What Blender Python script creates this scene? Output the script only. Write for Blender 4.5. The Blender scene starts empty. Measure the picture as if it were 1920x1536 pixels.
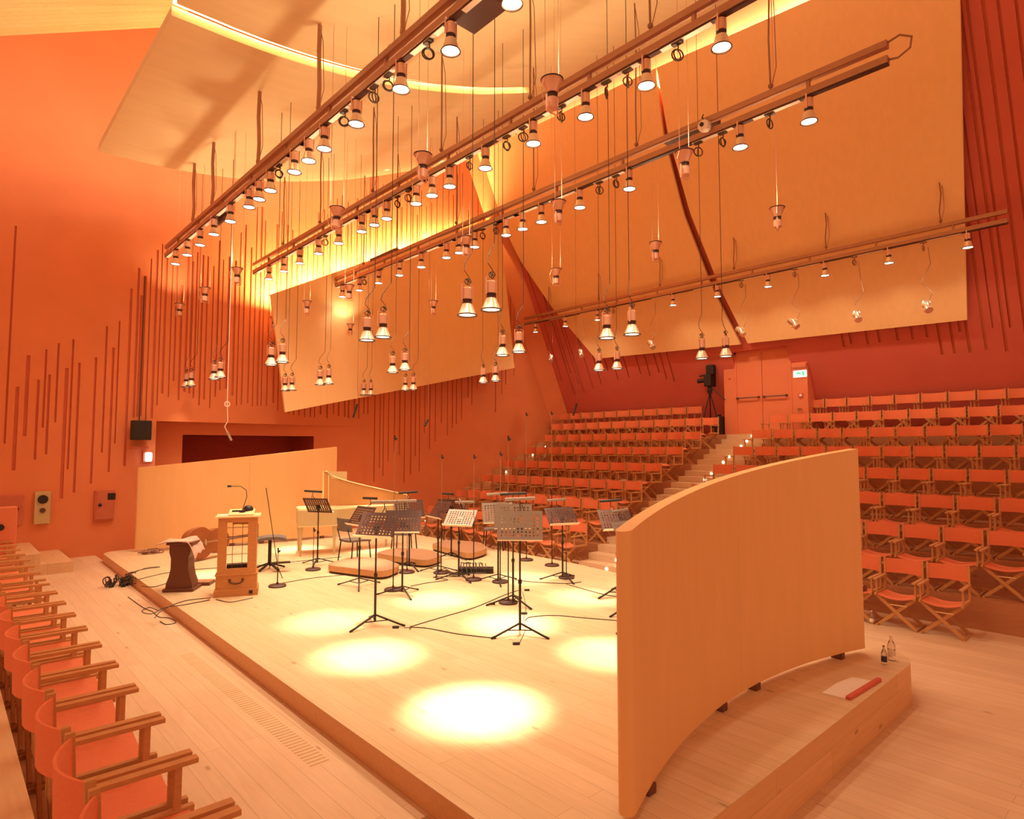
import bpy, bmesh, math, random
from mathutils import Vector, Matrix
random.seed(7)
S = bpy.context.scene
COL = S.collection
PI = math.pi

# ------------------------------------------------------------------ camera, world, exposure, big lights
H = 2.536
YAW, PITCH, FPX = math.radians(42.7675), math.radians(3.6756), 1164.94
cd = bpy.data.cameras.new('camera'); cam = bpy.data.objects.new('camera', cd); COL.objects.link(cam)
cd.sensor_width = 36.0; cd.sensor_fit = 'HORIZONTAL'; cd.lens = FPX * 36.0 / 1920.0
cd.clip_start = 0.05; cd.clip_end = 200
cam.location = (0, 0, H)
F_ = Vector((math.sin(YAW)*math.cos(PITCH), math.cos(YAW)*math.cos(PITCH), math.sin(PITCH)))
R_ = Vector((math.cos(YAW), -math.sin(YAW), 0)); U_ = R_.cross(F_)
cam.matrix_world = Matrix(((R_.x, U_.x, -F_.x, 0), (R_.y, U_.y, -F_.y, 0), (R_.z, U_.z, -F_.z, H), (0, 0, 0, 1)))
S.camera = cam
def ray(u, v): return F_ + R_*(u-960)/FPX - U_*(v-768)/FPX
CAM = Vector((0, 0, H))
def at_z(u, v, z): q = ray(u, v); return CAM + q*((z-H)/q.z)
def at_x(u, v, x): q = ray(u, v); return CAM + q*(x/q.x)
def at_y(u, v, y): q = ray(u, v); return CAM + q*(y/q.y)

W = bpy.data.worlds.new('hall_ambience'); S.world = W; W.use_nodes = True
W.node_tree.nodes['Background'].inputs[0].default_value = (1.0, 0.465, 0.225, 1)
W.node_tree.nodes['Background'].inputs[1].default_value = 0.74
S.view_settings.view_transform = 'Standard'; S.view_settings.look = 'None'
S.view_settings.gamma = 1.0; S.view_settings.exposure = 0.3; S.view_settings.use_curve_mapping = False
S.cycles.max_bounces = 6; S.cycles.diffuse_bounces = 4; S.cycles.glossy_bounces = 2; S.cycles.transmission_bounces = 4; S.cycles.use_adaptive_sampling = True; S.cycles.adaptive_threshold = 0.035; S.cycles.sample_clamp_indirect = 4.0
LAMP_COL = (1.0, 0.82, 0.53)
YEL_COL = (1.0, 0.78, 0.30)
TRACK_W, POOL_W, PEND_W, UP_W = 100.0, 1900.0, 50.0, 80.0

def area(name, loc, target, sx, sy, power, col=LAMP_COL):
    l = bpy.data.lights.new(name, 'AREA'); l.shape = 'RECTANGLE'; l.size = sx; l.size_y = sy
    l.energy = power; l.color = col
    o = bpy.data.objects.new(name, l); COL.objects.link(o); o.location = loc
    d = Vector(target) - Vector(loc); o.rotation_euler = d.to_track_quat('-Z', 'Y').to_euler()
    return o

# ------------------------------------------------------------------ materials
def pbr(name, col, rough=.6, metal=0.0, noise=None, noise_scale=8, emis=None, estr=0, trans=0, bump=0, alpha=1, stretch=(1,1,1), spec=None):
    m = bpy.data.materials.new(name); m.use_nodes = True
    nt = m.node_tree; b = nt.nodes['Principled BSDF']
    b.inputs['Base Color'].default_value = (*col, 1); b.inputs['Roughness'].default_value = rough
    b.inputs['Metallic'].default_value = metal
    if spec is not None: b.inputs['Specular IOR Level'].default_value = spec
    if trans: b.inputs['Transmission Weight'].default_value = trans
    if emis: b.inputs['Emission Color'].default_value = (*emis, 1); b.inputs['Emission Strength'].default_value = estr
    amt = .06 if noise is None else noise
    tc = nt.nodes.new('ShaderNodeTexCoord'); mp = nt.nodes.new('ShaderNodeMapping'); mp.inputs['Scale'].default_value = stretch
    nz = nt.nodes.new('ShaderNodeTexNoise'); nz.inputs['Scale'].default_value = noise_scale; nz.inputs['Detail'].default_value = 4
    nt.links.new(tc.outputs['Object'], mp.inputs[0]); nt.links.new(mp.outputs[0], nz.inputs['Vector'])
    if amt:
        mx = nt.nodes.new('ShaderNodeMix'); mx.data_type = 'RGBA'
        mx.inputs[6].default_value = (*[c*(1-amt*2) for c in col], 1); mx.inputs[7].default_value = (*[min(1, c*(1+amt*2)) for c in col], 1)
        nt.links.new(nz.outputs['Fac'], mx.inputs[0]); nt.links.new(mx.outputs[2], b.inputs['Base Color'])
    if bump:
        bp = nt.nodes.new('ShaderNodeBump'); bp.inputs['Strength'].default_value = bump; bp.inputs['Distance'].default_value = .01
        nt.links.new(nz.outputs['Fac'], bp.inputs['Height']); nt.links.new(bp.outputs[0], b.inputs['Normal'])
    m.cycles.emission_sampling = 'NONE'
    return m

def planks(name, c1, c2, line, width=.145, length=2.6, rough=.45, rotz=90, knots=True, upright=False):
    m = bpy.data.materials.new(name); m.use_nodes = True
    nt = m.node_tree; b = nt.nodes['Principled BSDF']; b.inputs['Roughness'].default_value = rough
    b.inputs['Specular IOR Level'].default_value = .35
    L = nt.links.new
    tc = nt.nodes.new('ShaderNodeTexCoord'); mp = nt.nodes.new('ShaderNodeMapping')
    mp.inputs['Rotation'].default_value = (math.radians(90) if upright else 0, 0, math.radians(rotz))
    L(tc.outputs['Object'], mp.inputs[0])
    br = nt.nodes.new('ShaderNodeTexBrick'); br.inputs['Scale'].default_value = 1
    br.inputs['Brick Width'].default_value = length; br.inputs['Row Height'].default_value = width
    br.inputs['Mortar Size'].default_value = .0025; br.inputs['Mortar Smooth'].default_value = .6; br.offset = .37
    br.inputs['Color1'].default_value = (*c1, 1); br.inputs['Color2'].default_value = (*c2, 1); br.inputs['Mortar'].default_value = (*line, 1)
    L(mp.outputs[0], br.inputs['Vector'])
    m2 = nt.nodes.new('ShaderNodeMapping'); m2.inputs['Scale'].default_value = (.7, 9, 9); L(mp.outputs[0], m2.inputs[0])
    nz = nt.nodes.new('ShaderNodeTexNoise'); nz.inputs['Scale'].default_value = 3; nz.inputs['Detail'].default_value = 6; nz.inputs['Distortion'].default_value = .6
    L(m2.outputs[0], nz.inputs['Vector'])
    rp = nt.nodes.new('ShaderNodeValToRGB'); rp.color_ramp.elements[0].position = .3; rp.color_ramp.elements[0].color = (.92, .89, .86, 1)
    rp.color_ramp.elements[1].position = .75; rp.color_ramp.elements[1].color = (1.03, 1.03, 1.03, 1); L(nz.outputs['Fac'], rp.inputs[0])
    mu = nt.nodes.new('ShaderNodeMix'); mu.data_type = 'RGBA'; mu.blend_type = 'MULTIPLY'; mu.inputs[0].default_value = 1
    L(br.outputs['Color'], mu.inputs[6]); L(rp.outputs[0], mu.inputs[7])
    out = mu.outputs[2]
    if knots:
        m3 = nt.nodes.new('ShaderNodeMapping'); m3.inputs['Scale'].default_value = (1.2, 3.2, 3.2); L(mp.outputs[0], m3.inputs[0])
        vo = nt.nodes.new('ShaderNodeTexVoronoi'); vo.inputs['Scale'].default_value = 1.3; L(m3.outputs[0], vo.inputs['Vector'])
        r2 = nt.nodes.new('ShaderNodeValToRGB'); r2.color_ramp.elements[0].position = .03; r2.color_ramp.elements[0].color = (.50, .38, .30, 1)
        r2.color_ramp.elements[1].position = .10; r2.color_ramp.elements[1].color = (1, 1, 1, 1); L(vo.outputs['Distance'], r2.inputs[0])
        mk = nt.nodes.new('ShaderNodeMix'); mk.data_type = 'RGBA'; mk.blend_type = 'MULTIPLY'; mk.inputs[0].default_value = .8
        L(out, mk.inputs[6]); L(r2.outputs[0], mk.inputs[7]); out = mk.outputs[2]
    L(out, b.inputs['Base Color'])
    return m

M = {}
M['floor'] = planks('pine_floor', (.71, .49, .33), (.65, .43, .28), (.44, .28, .17))
M['stage'] = planks('pine_stage', (.72, .51, .33), (.66, .46, .28), (.45, .29, .17))
M['stage_side'] = planks('pine_fascia', (.76, .42, .21), (.70, .38, .18), (.46, .24, .12), rotz=0, width=.22, upright=True)
M['step'] = planks('pine_steps', (.78, .50, .30), (.7, .44, .25), (.5, .3, .17), width=.2)
M['riser'] = planks('red_brown_pine', (.50, .21, .10), (.44, .18, .085), (.3, .1, .05), width=.2)
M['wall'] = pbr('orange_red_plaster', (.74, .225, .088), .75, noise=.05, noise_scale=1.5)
M['wall_back'] = pbr('red_plaster', (.58, .112, .074), .7, noise=.06, noise_scale=1.3)
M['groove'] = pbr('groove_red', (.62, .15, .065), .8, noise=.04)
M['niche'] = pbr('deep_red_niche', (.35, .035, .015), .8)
M['ceiling'] = pbr('ceiling_birch', (.80, .60, .35), .6, noise=.035, noise_scale=2, stretch=(.4, 3, 1))
M['panel'] = pbr('reflector_birch', (.88, .55, .26), .55, noise=.03, noise_scale=3, stretch=(3, 3, .4))
M['screen'] = pbr('screen_birch', (.82, .45, .19), .55, noise=.03, noise_scale=3, stretch=(3, 3, .4))
M['slat'] = planks('slat_ceiling', (.86, .48, .22), (.82, .44, .19), (.5, .22, .08), width=.12, length=9, rotz=0, knots=False)
M['canvas'] = pbr('orange_canvas', (.76, .195, .085), .8, noise=.05, noise_scale=60)
M['beech'] = pbr('beech_frame', (.54, .25, .09), .5, noise=.1, noise_scale=20, stretch=(1, 1, 6))
M['black'] = pbr('black_metal', (.020, .012, .010), .5, noise=.02, spec=.4)
M['tray'] = pbr('tray_black', (.06, .018, .013), .5, 0, noise=.03)
M['tray_grey'] = pbr('tray_grey', (.27, .21, .18), .4, .3, noise=.03)
M['tube'] = pbr('grey_tube', (.55, .45, .38), .35, .6)
M['truss'] = pbr('truss_brown', (.44, .21, .125), .4, .35, noise=.03)
M['track'] = pbr('track_white', (.85, .72, .62), .3, .4)
M['lamp'] = pbr('lamp_aluminium', (.80, .45, .32), .35, .45, noise=.02)
M['lamp_cone'] = pbr('lamp_reflector', (.88, .66, .50), .3, .3, noise=.02)
M['silver'] = pbr('lamp_silver', (.9, .85, .8), .2, .8)
M['lens'] = pbr('lamp_lens', (1, .95, .85), .4, emis=(1, .93, .8), estr=9, noise=0)
M['lens_soft'] = pbr('pendant_lens', (1, .95, .85), .4, emis=(1, .9, .68), estr=3.0, noise=0)
M['ledglow'] = pbr('step_glow', (1, .9, .7), .4, emis=(1, .85, .55), estr=12, noise=0)
M['glowtube'] = pbr('cove_tube', (1, .9, .5), .4, emis=(1, .83, .36), estr=3.2, noise=0)
M['wire'] = pbr('wire', (.30, .13, .07), .5)
M['cable'] = pbr('cable_black', (.06, .03, .02), .5)
M['oak'] = pbr('golden_oak', (.50, .205, .062), .45, noise=.12, noise_scale=9, stretch=(1, 1, 6))
M['oak_top'] = pbr('pale_oak', (.86, .62, .34), .35, noise=.05, noise_scale=9)
M['walnut'] = pbr('dark_walnut', (.14, .04, .018), .45, noise=.1, noise_scale=7, stretch=(1, 1, 5))
M['cloth'] = pbr('pink_cloth', (.58, .36, .29), .9, noise=.05, noise_scale=30, bump=.3)
M['cream'] = pbr('cream_lacquer', (.56, .40, .20), .35, noise=.03)
M['cream_edge'] = pbr('gold_edge', (.88, .60, .30), .35, noise=.03)
M['lid_in'] = pbr('lid_inside', (.46, .20, .065), .35, noise=.05)
M['greyseat'] = pbr('grey_upholstery', (.14, .105, .09), .7, noise=.08)
M['podium_top'] = pbr('podium_top', (.34, .16, .09), .6, noise=.05)
M['podium_side'] = pbr('podium_side', (.52, .26, .11), .5, noise=.06)
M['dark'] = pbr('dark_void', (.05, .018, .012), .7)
M['brass'] = pbr('brass', (.85, .62, .3), .25, .8)
M['brownmetal'] = pbr('iron_pull', (.12, .06, .04), .35, .7)
M['cello'] = pbr('varnished_spruce', (.30, .09, .03), .28, noise=.12, noise_scale=3)
M['white'] = pbr('white_paper', (.85, .78, .72), .6, noise=.02)
M['glass'] = pbr('bottle_plastic', (.95, .85, .78), .08, trans=.92, noise=0)
M['label_dark'] = pbr('bottle_label', (.03, .02, .05), .5)
M['redplastic'] = pbr('red_folder', (.60, .10, .06), .5)
M['door'] = pbr('door_orange', (.70, .19, .085), .6, noise=.03, noise_scale=2)
M['door_dark'] = pbr('panel_box_red', (.55, .14, .07), .6)
M['exit'] = pbr('exit_white', (.9, 1, .9), .4, emis=(.85, 1.0, .85), estr=1.1, noise=0)
M['exit_green'] = pbr('exit_green', (.05, .7, .25), .4, emis=(.03, .75, .22), estr=1.0, noise=0)
M['white_glow'] = pbr('bulkhead_glow', (.9, 1, 1), .4, emis=(.75, .95, 1), estr=4, noise=0)
M['vent'] = pbr('vent_slot', (.54, .33, .19), .7)
M['pinkwhite'] = pbr('white_gaffer', (.85, .7, .62), .5)

# ------------------------------------------------------------------ mesh helpers
class MB:
    def __init__(s): s.b = bmesh.new()
    def box(s, x0, x1, y0, y1, z0, z1, mt=None):
        vs = [s.b.verts.new((x, y, z)) for x in (x0, x1) for y in (y0, y1) for z in (z0, z1)]
        if mt is not None:
            for v in vs: v.co = mt @ v.co
        for f in ((0,1,3,2),(4,6,7,5),(0,4,5,1),(2,3,7,6),(0,2,6,4),(1,5,7,3)): s.b.faces.new([vs[i] for i in f])
        return s
    def bar(s, p, q, w, h=None, up=(0,0,1)):
        p, q = Vector(p), Vector(q); h = w if h is None else h
        d = (q-p); L = d.length; d.normalize(); up = Vector(up)
        if abs(d.dot(up)) > .98: up = Vector((1, 0, 0))
        a = d.cross(up).normalized(); c = a.cross(d)
        mt = Matrix(((d.x, a.x, c.x, p.x), (d.y, a.y, c.y, p.y), (d.z, a.z, c.z, p.z), (0, 0, 0, 1)))
        return s.box(0, L, -w/2, w/2, -h/2, h/2, mt)
    def tube(s, pts, r, n=6, close=False, cap=True):
        pts = [Vector(p) for p in pts]; N = len(pts); rings = []
        prev = None
        for i, p in enumerate(pts):
            t = (pts[(i+1) % N]-pts[i-1]) if close else (pts[min(i+1, N-1)]-pts[max(i-1, 0)])
            t.normalize()
            if prev is None:
                ref = Vector((0, 0, 1)) if abs(t.z) < .9 else Vector((1, 0, 0)); a = t.cross(ref).normalized()
            else:
                a = (prev - t*prev.dot(t)); a = a.normalized() if a.length > 1e-6 else t.orthogonal().normalized()
            prev = a; c = t.cross(a); rr = r[i] if isinstance(r, (list, tuple)) else r
            rings.append([s.b.verts.new(p + a*math.cos(2*PI*k/n)*rr + c*math.sin(2*PI*k/n)*rr) for k in range(n)])
        for i in range(N if close else N-1):
            A, B = rings[i], rings[(i+1) % N]
            for k in range(n): s.b.faces.new((A[k], A[(k+1) % n], B[(k+1) % n], B[k]))
        if cap and not close:
            s.b.faces.new(rings[0][::-1]); s.b.faces.new(rings[-1])
        return s
    def lathe(s, prof, n=16, mt=None, cap0=True, cap1=True):
        rings = []
        for r, z in prof:
            ring = []
            for k in range(n):
                v = Vector((r*math.cos(2*PI*k/n), r*math.sin(2*PI*k/n), z))
                ring.append(s.b.verts.new(mt @ v if mt is not None else v))
            rings.append(ring)
        for A, B in zip(rings, rings[1:]):
            for k in range(n): s.b.faces.new((A[k], A[(k+1) % n], B[(k+1) % n], B[k]))
        if cap0: s.b.faces.new(rings[0][::-1])
        if cap1: s.b.faces.new(rings[-1])
        return s
    def prism(s, pts, z0, z1, mt=None):
        A = [Vector((x, y, z0)) for x, y in pts]; B = [Vector((x, y, z1)) for x, y in pts]
        if mt is not None: A = [mt @ a for a in A]; B = [mt @ b for b in B]
        A = [s.b.verts.new(a) for a in A]; B = [s.b.verts.new(b) for b in B]; n = len(A)
        s.b.faces.new(A[::-1]); s.b.faces.new(B)
        for i in range(n): s.b.faces.new((A[i], A[(i+1) % n], B[(i+1) % n], B[i]))
        return s
    def sheet(s, grid, th):
        """grid of points (rows of equal length) given thickness th(Vector)"""
        th = Vector(th); n, m = len(grid), len(grid[0])
        A = [[s.b.verts.new(Vector(p)) for p in r] for r in grid]; B = [[s.b.verts.new(Vector(p)+th) for p in r] for r in grid]
        for i in range(n-1):
            for j in range(m-1):
                s.b.faces.new((A[i][j], A[i+1][j], A[i+1][j+1], A[i][j+1])); s.b.faces.new((B[i][j], B[i][j+1], B[i+1][j+1], B[i+1][j]))
        for i in range(n-1):
            s.b.faces.new((A[i][0], B[i][0], B[i+1][0], A[i+1][0])); s.b.faces.new((A[i][-1], A[i+1][-1], B[i+1][-1], B[i][-1]))
        for j in range(m-1):
            s.b.faces.new((A[0][j], A[0][j+1], B[0][j+1], B[0][j])); s.b.faces.new((A[-1][j], B[-1][j], B[-1][j+1], A[-1][j+1]))
        return s
    def torus(s, R, r, mt, n=14, m=6):
        pts = [mt @ Vector((R*math.cos(2*PI*i/n), R*math.sin(2*PI*i/n), 0)) for i in range(n)]
        return s.tube(pts, r, m, close=True)
    def sphere(s, c, rad, n=10, sc=(1,1,1)):
        prof = [(max(.001, math.sin(PI*i/n))*1.0, -math.cos(PI*i/n)) for i in range(n+1)]
        mt = Matrix.Translation(c) @ Matrix.Diagonal((rad*sc[0], rad*sc[1], rad*sc[2], 1))
        return s.lathe(prof, n+2, mt)
    def build(s, name, mat, parent=None, smooth=False, bevel=0):
        bmesh.ops.recalc_face_normals(s.b, faces=s.b.faces[:])
        me = bpy.data.meshes.new(name); s.b.to_mesh(me); s.b.free()
        mats = mat if isinstance(mat, (list, tuple)) else [mat]
        for m in mats: me.materials.append(m)
        if smooth:
            me.polygons.foreach_set('use_smooth', [True]*len(me.polygons)); me.set_sharp_from_angle(angle=math.radians(40))
        o = bpy.data.objects.new(name, me); COL.objects.link(o)
        if parent is not None: o.parent = parent
        if bevel:
            md = o.modifiers.new('bevel', 'BEVEL'); md.width = bevel; md.segments = 2; md.limit_method = 'ANGLE'
        return o

def tag(o, label=None, cat=None, group=None, kind=None):
    if label: o['label'] = label
    if cat: o['category'] = cat
    if group: o['group'] = group
    if kind: o['kind'] = kind
    return o
def thing(name, label, cat, loc=(0,0,0), rz=0, group=None):
    o = bpy.data.objects.new(name, None); COL.objects.link(o); o.location = loc; o.rotation_euler = (0, 0, rz)
    o.empty_display_size = .1
    return tag(o, label, cat, group)
def dup(root, loc, rz, label, group=None, rot=None):
    r = root.copy(); COL.objects.link(r); r.location = loc; r.rotation_euler = rot if rot else (0, 0, rz)
    r['label'] = label
    if group: r['group'] = group
    for ch in root.children:
        c = ch.copy(); COL.objects.link(c); c.parent = r
        for g in ch.children:
            d = g.copy(); COL.objects.link(d); d.parent = c
    return r
def struct(name, mb, mat, parent=None, **k):
    o = mb.build(name, mat, parent, **k)
    if parent is None: o['kind'] = 'structure'
    return o
ORD = ['zeroth','first','second','third','fourth','fifth','sixth','seventh','eighth','ninth','tenth','eleventh','twelfth','thirteenth','fourteenth','fifteenth','sixteenth','seventeenth','eighteenth','nineteenth','twentieth','twenty-first','twenty-second','twenty-third','twenty-fourth']

# ------------------------------------------------------------------ setting: floors
RX = [17.35, 16.37, 15.43, 14.44, 13.46, 12.48, 11.51, 10.54]     # chair back lines, top row first
LV = [.424*(7-k) for k in range(8)]
struct('floor', MB().box(-4, 18.6, -6, 18.4, -.1, 0), M['floor'])
def rounded(pts, rad=.35, n=6):
    out = []; N = len(pts)
    for i in range(N):
        p = Vector(pts[i]); a = Vector(pts[i-1])-p; b = Vector(pts[(i+1) % N])-p
        ra = min(rad, a.length*.45, b.length*.45); A = p+a.normalized()*ra; B = p+b.normalized()*ra
        for k in range(n+1):
            t = k/n; out.append(tuple(A*(1-t)**2 + p*2*t*(1-t) + B*t*t))
    return out
st_pts = rounded([(2.38, 1.97), (7.42, 1.97), (7.78, 2.35), (8.55, 5.2), (8.95, 8), (9.0, 12.2), (9.0, 15.5), (2.62, 15.5)], .4)
mb = MB(); mb.prism(st_pts, 0, .385)
stage = struct('floor_stage', mb, M['stage_side'])
struct('floor_stage_deck', MB().prism(st_pts, .3851, .39), M['stage'])
struct('floor_raised', MB().box(.3, 2.66, 3.37, 16.3, 0, .22), M['floor'])
struct('floor_side_tribune', MB().box(-4, .40, -5, 16.3, 0, .87), M['step'])
struct('floor_side_step', MB().box(.40, 1.04, -2, 16.3, 0, .44), M['step'])
# floor grille
g0, g1 = at_z(600, 1432, .22), at_z(348, 1225, .22)
vt = thing('floor_vent', 'long narrow slotted air grille set in the floor between left chairs and stage', 'vent', (g0.x, g0.y, .22))
mb = MB(); L = g1.y-g0.y; n = 64
for i in range(n):
    y = L*i/n; mb.box(-.075, .075, y, y+L/n*.42, .0005, .002)
mb.build('slots', M['vent'], vt)
MB().box(-.09, .09, -.02, L+.02, 0, .0006).build('frame', pbr('vent_frame', (.72, .46, .28), .5), vt)

# tribune platforms
for k in range(1, 8):
    pass
DXL = 17.08
tr = bpy.data.objects.new('floor_tribune', None); COL.objects.link(tr); tr['kind'] = 'structure'
for k in range(7):
    x0 = RX[k]-.62; x1 = RX[k-1]-.62 if k else 18.5
    MB().box(x0, x1, -5, 16.3, 0, LV[k]).build('platform', M['riser'], tr)
for (ya, yb) in ((7.62, 8.96), (15.2, 16.3)):
    for k in range(7):
        x0 = RX[k]-.62; x1 = RX[k-1]-.62-.65 if k else DXL
        for m in (1, 2): MB().box(x0-.325*m, x0-.004-.325*(m-1), ya, yb, 0, LV[k]-.1413*m).build('part_step', M['floor'], tr)
        MB().box(x0-.004, x1, ya, yb, 0, LV[k]+.003).build('full_step', M['floor'], tr)
# dark between the rows is the red-brown platform colour plus shade from the chairs

# ------------------------------------------------------------------ setting: walls
WX = lambda z: 17.54-.47*(z-3.99)
def groove_wall(name, fn, us, vs, rects, holes, mats, depth):
    """fn(u,v,d)->point; cut list in u and v; rects=[(u0,u1,v0,v1)] grooves sunk by depth"""
    U = sorted(set([round(x, 4) for x in us] + [round(x, 4) for r in rects+holes for x in r[:2]]))
    V = sorted(set([round(x, 4) for x in vs] + [round(x, 4) for r in rects+holes for x in r[2:]]))
    b = MB(); cache = {}
    def vert(i, j, d):
        key = (i, j, d)
        if key not in cache: cache[key] = b.b.verts.new(fn(U[i], V[j], depth if d else 0))
        return cache[key]
    st = {}
    for i in range(len(U)-1):
        um = (U[i]+U[i+1])/2
        rr = [r for r in rects if r[0] < um < r[1]]; hh = [h for h in holes if h[0] < um < h[1]]
        for j in range(len(V)-1):
            vm = (V[j]+V[j+1])/2
            st[i, j] = 2 if any(h[2] < vm < h[3] for h in hh) else (1 if any(r[2] < vm < r[3] for r in rr) else 0)
    for (i, j), s in st.items():
        if s == 2: continue
        f = b.b.faces.new((vert(i, j, s), vert(i+1, j, s), vert(i+1, j+1, s), vert(i, j+1, s))); f.material_index = s
    for (i, j), s in st.items():
        for (i2, j2, e) in ((i+1, j, ((i+1, j), (i+1, j+1))), (i, j+1, ((i, j+1), (i+1, j+1)))):
            s2 = st.get((i2, j2))
            if s2 is None or s2 == s or 2 in (s, s2): continue
            f = b.b.faces.new((vert(*e[0], 0), vert(*e[1], 0), vert(*e[1], 1), vert(*e[0], 1))); f.material_index = 1
    me = bpy.data.meshes.new(name); b.b.to_mesh(me); b.b.free()
    for m in mats: me.materials.append(m)
    o = bpy.data.objects.new(name, me); COL.objects.link(o); o['kind'] = 'structure'
    return o
YW = 16.3
def env(x, tab):
    for (a, b), (c, d) in zip(tab, tab[1:]):
        if a <= x <= c: return b+(d-b)*(x-a)/(c-a)
    return tab[-1][1] if x > tab[-1][0] else tab[0][1]
gl = []
def gv(ut, vt, ub, vb, w):
    a, b_ = at_y(ut, vt, YW), at_y(ub, vb, YW); x = b_.x; w *= .75; gl.append((x-w/2, x+w/2, b_.z, a.z))
for g in ((60/3, 422-512, 25/3, 960/3, .05), (150/3, 462/3, 138/3, 918/3, .085), (97/3, 640/3, 75/3, 1110/3, .085), (215/3, 600/3, 195/3, 1050/3, .06),
          (262/3, 430/3, 240/3, 870/3, .05), (280/3, 570/3, 258/3, 1020/3, .06), (333/3, 395/3, 310/3, 840/3, .05), (373/3, 535/3, 343/3, 1270/3, .085),
          (408/3, 372/3, 380/3, 1105/3, .05), (447/3, 505/3, 415/3, 1235/3, .06), (540/3, 475/3, 510/3, 1185/3, .06), (602/3, 300/3, 572/3, 1010/3, .05),
          (638/3, 420/3, 610/3, 1120/3, .06), (675/3, 270/3, 645/3, 960/3, .04), (740/3, 88/3, 700/3, 1085/3, .07)):
    gv(g[0], g[1]+512, g[2], g[3]+512, g[4])
u = 250.0
while u < 965:
    top = env(u, [(250, 500), (330, 470), (420, 420), (520, 400), (700, 340), (860, 330), (965, 330)]) + random.uniform(-35, 75)
    if u < 292: bot = random.uniform(780, 800)
    elif u < 540: bot = random.choice([random.uniform(735, 778), random.uniform(700, 770)])
    elif u < 690: bot = random.uniform(775, 785)
    else: bot = env(u, [(690, 905), (760, 898), (830, 850), (900, 780), (965, 740)]) + random.uniform(-75, 15)
    gv(u, top, u, bot, random.choice([.035, .05, .065]))
    u += random.uniform(6.5, 12.5)
gl.sort(); g2 = []
for g in gl:
    if g2 and g[0] < g2[-1][1]+.02: continue
    g2.append(g)
niche = (3.75, 9.15, .22, 3.20)
g2 = [g for g in g2 if not (g[1] > niche[0]-.05 and g[0] < niche[1]+.05 and g[2] < 3.25)] + \
     [(g[0], g[1], 3.3, g[3]) for g in g2 if (g[1] > niche[0]-.05 and g[0] < niche[1]+.05 and g[2] < 3.25 and g[3] > 3.5)]
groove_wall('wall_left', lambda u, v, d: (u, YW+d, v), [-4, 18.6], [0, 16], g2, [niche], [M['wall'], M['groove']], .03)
# recess in the left wall: tapered reveal, inner opening, deep red niche
def recess_y(x): return YW + .55*(9.15-x)/(9.15-3.75)
mb = MB(); iz0, iz1, ix0, ix1 = .22, 2.90, 4.45, 7.7
def rq(a, b, c, d): mb.b.faces.new([mb.b.verts.new(p) for p in (a, b, c, d)])
rp = lambda x, z: (x, recess_y(x), z)
rq(rp(3.75, .22), rp(ix0, .22), rp(ix0, 3.2), rp(3.75, 3.2)); rq(rp(ix0, iz1), rp(ix1, iz1), rp(ix1, 3.2), rp(ix0, 3.2)); rq(rp(ix1, .22), rp(9.15, .22), rp(9.15, 3.2), rp(ix1, 3.2))
rq((3.75, YW, .22), rp(3.75, .22), rp(3.75, 3.2), (3.75, YW, 3.2)); rq((3.75, YW, 3.2), rp(3.75, 3.2), (9.15, YW, 3.2), (9.15, YW, 3.2001))
struct('wall_left_recess', mb, M['wall'])
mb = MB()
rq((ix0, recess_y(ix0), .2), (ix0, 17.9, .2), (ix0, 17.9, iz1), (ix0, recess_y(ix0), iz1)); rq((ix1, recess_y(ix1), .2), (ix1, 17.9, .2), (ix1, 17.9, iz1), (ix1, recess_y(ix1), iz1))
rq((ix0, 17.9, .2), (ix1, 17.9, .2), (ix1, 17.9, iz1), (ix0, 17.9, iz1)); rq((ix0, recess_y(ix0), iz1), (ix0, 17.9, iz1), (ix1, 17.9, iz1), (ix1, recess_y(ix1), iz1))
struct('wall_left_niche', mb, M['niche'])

# leaning back wall
def lean(y, z, d): return (WX(z)+d*.9, y, z+d*.42)
gb = []
def wall_hit(u, v, off=0):
    q = ray(u, v); t = (17.54-off-.47*(H-3.99))/(q.x+.47*q.z); return CAM+q*t
for (u, v, w) in ((1043, 748, .05), (1062, 744, .035), (1078, 742, .05), (1096, 738, .035), (1113, 730, .05), (1033, 700, .035), (1128, 722, .035), (1054, 715, .04), (1086, 722, .035), (1070, 700, .04)):
    p = wall_hit(u, v); gb.append((p.y-w/2, p.y+w/2, p.z, 14.5+random.uniform(-1.5, .8)))
u = 1140
while u < 1275:
    p = wall_hit(u, 690+random.uniform(0, 28)); gb.append((p.y-.025, p.y+.025, p.z, 8)); u += random.uniform(12, 22)
for (u, v) in ((1583, 650), (1597, 645), (1628, 645), (1650, 642), (1684, 638), (1712, 636), (1732, 632), (1739, 632), (1767, 666), (1777, 630), (1790, 664), (1800, 622), (1819, 662)):
    p = wall_hit(u, v); gb.append((p.y-.03, p.y+.03, p.z, 8))
for (u, v, w) in ((1838, 620, .05), (1850, 657, .06), (1862, 615, .035), (1888, 660, .06), (1895, 615, .05), (1913, 600, .05), (1925, 640, .06), (1950, 640, .05), (1975, 600, .05), (2000, 640, .05)):
    p = wall_hit(u, v); gb.append((p.y-w/2, p.y+w/2, p.z, 15))
gb.sort(); g3 = []
for g in gb:
    if g3 and g[0] < g3[-1][1]+.03: continue
    g3.append(g)
dh = (7.25, 8.86, 2.9, 5.36)
groove_wall('wall_back', lean, [-5, 16.35], [2.5, 16], g3, [dh], [M['wall_back'], M['groove']], .05)
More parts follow.
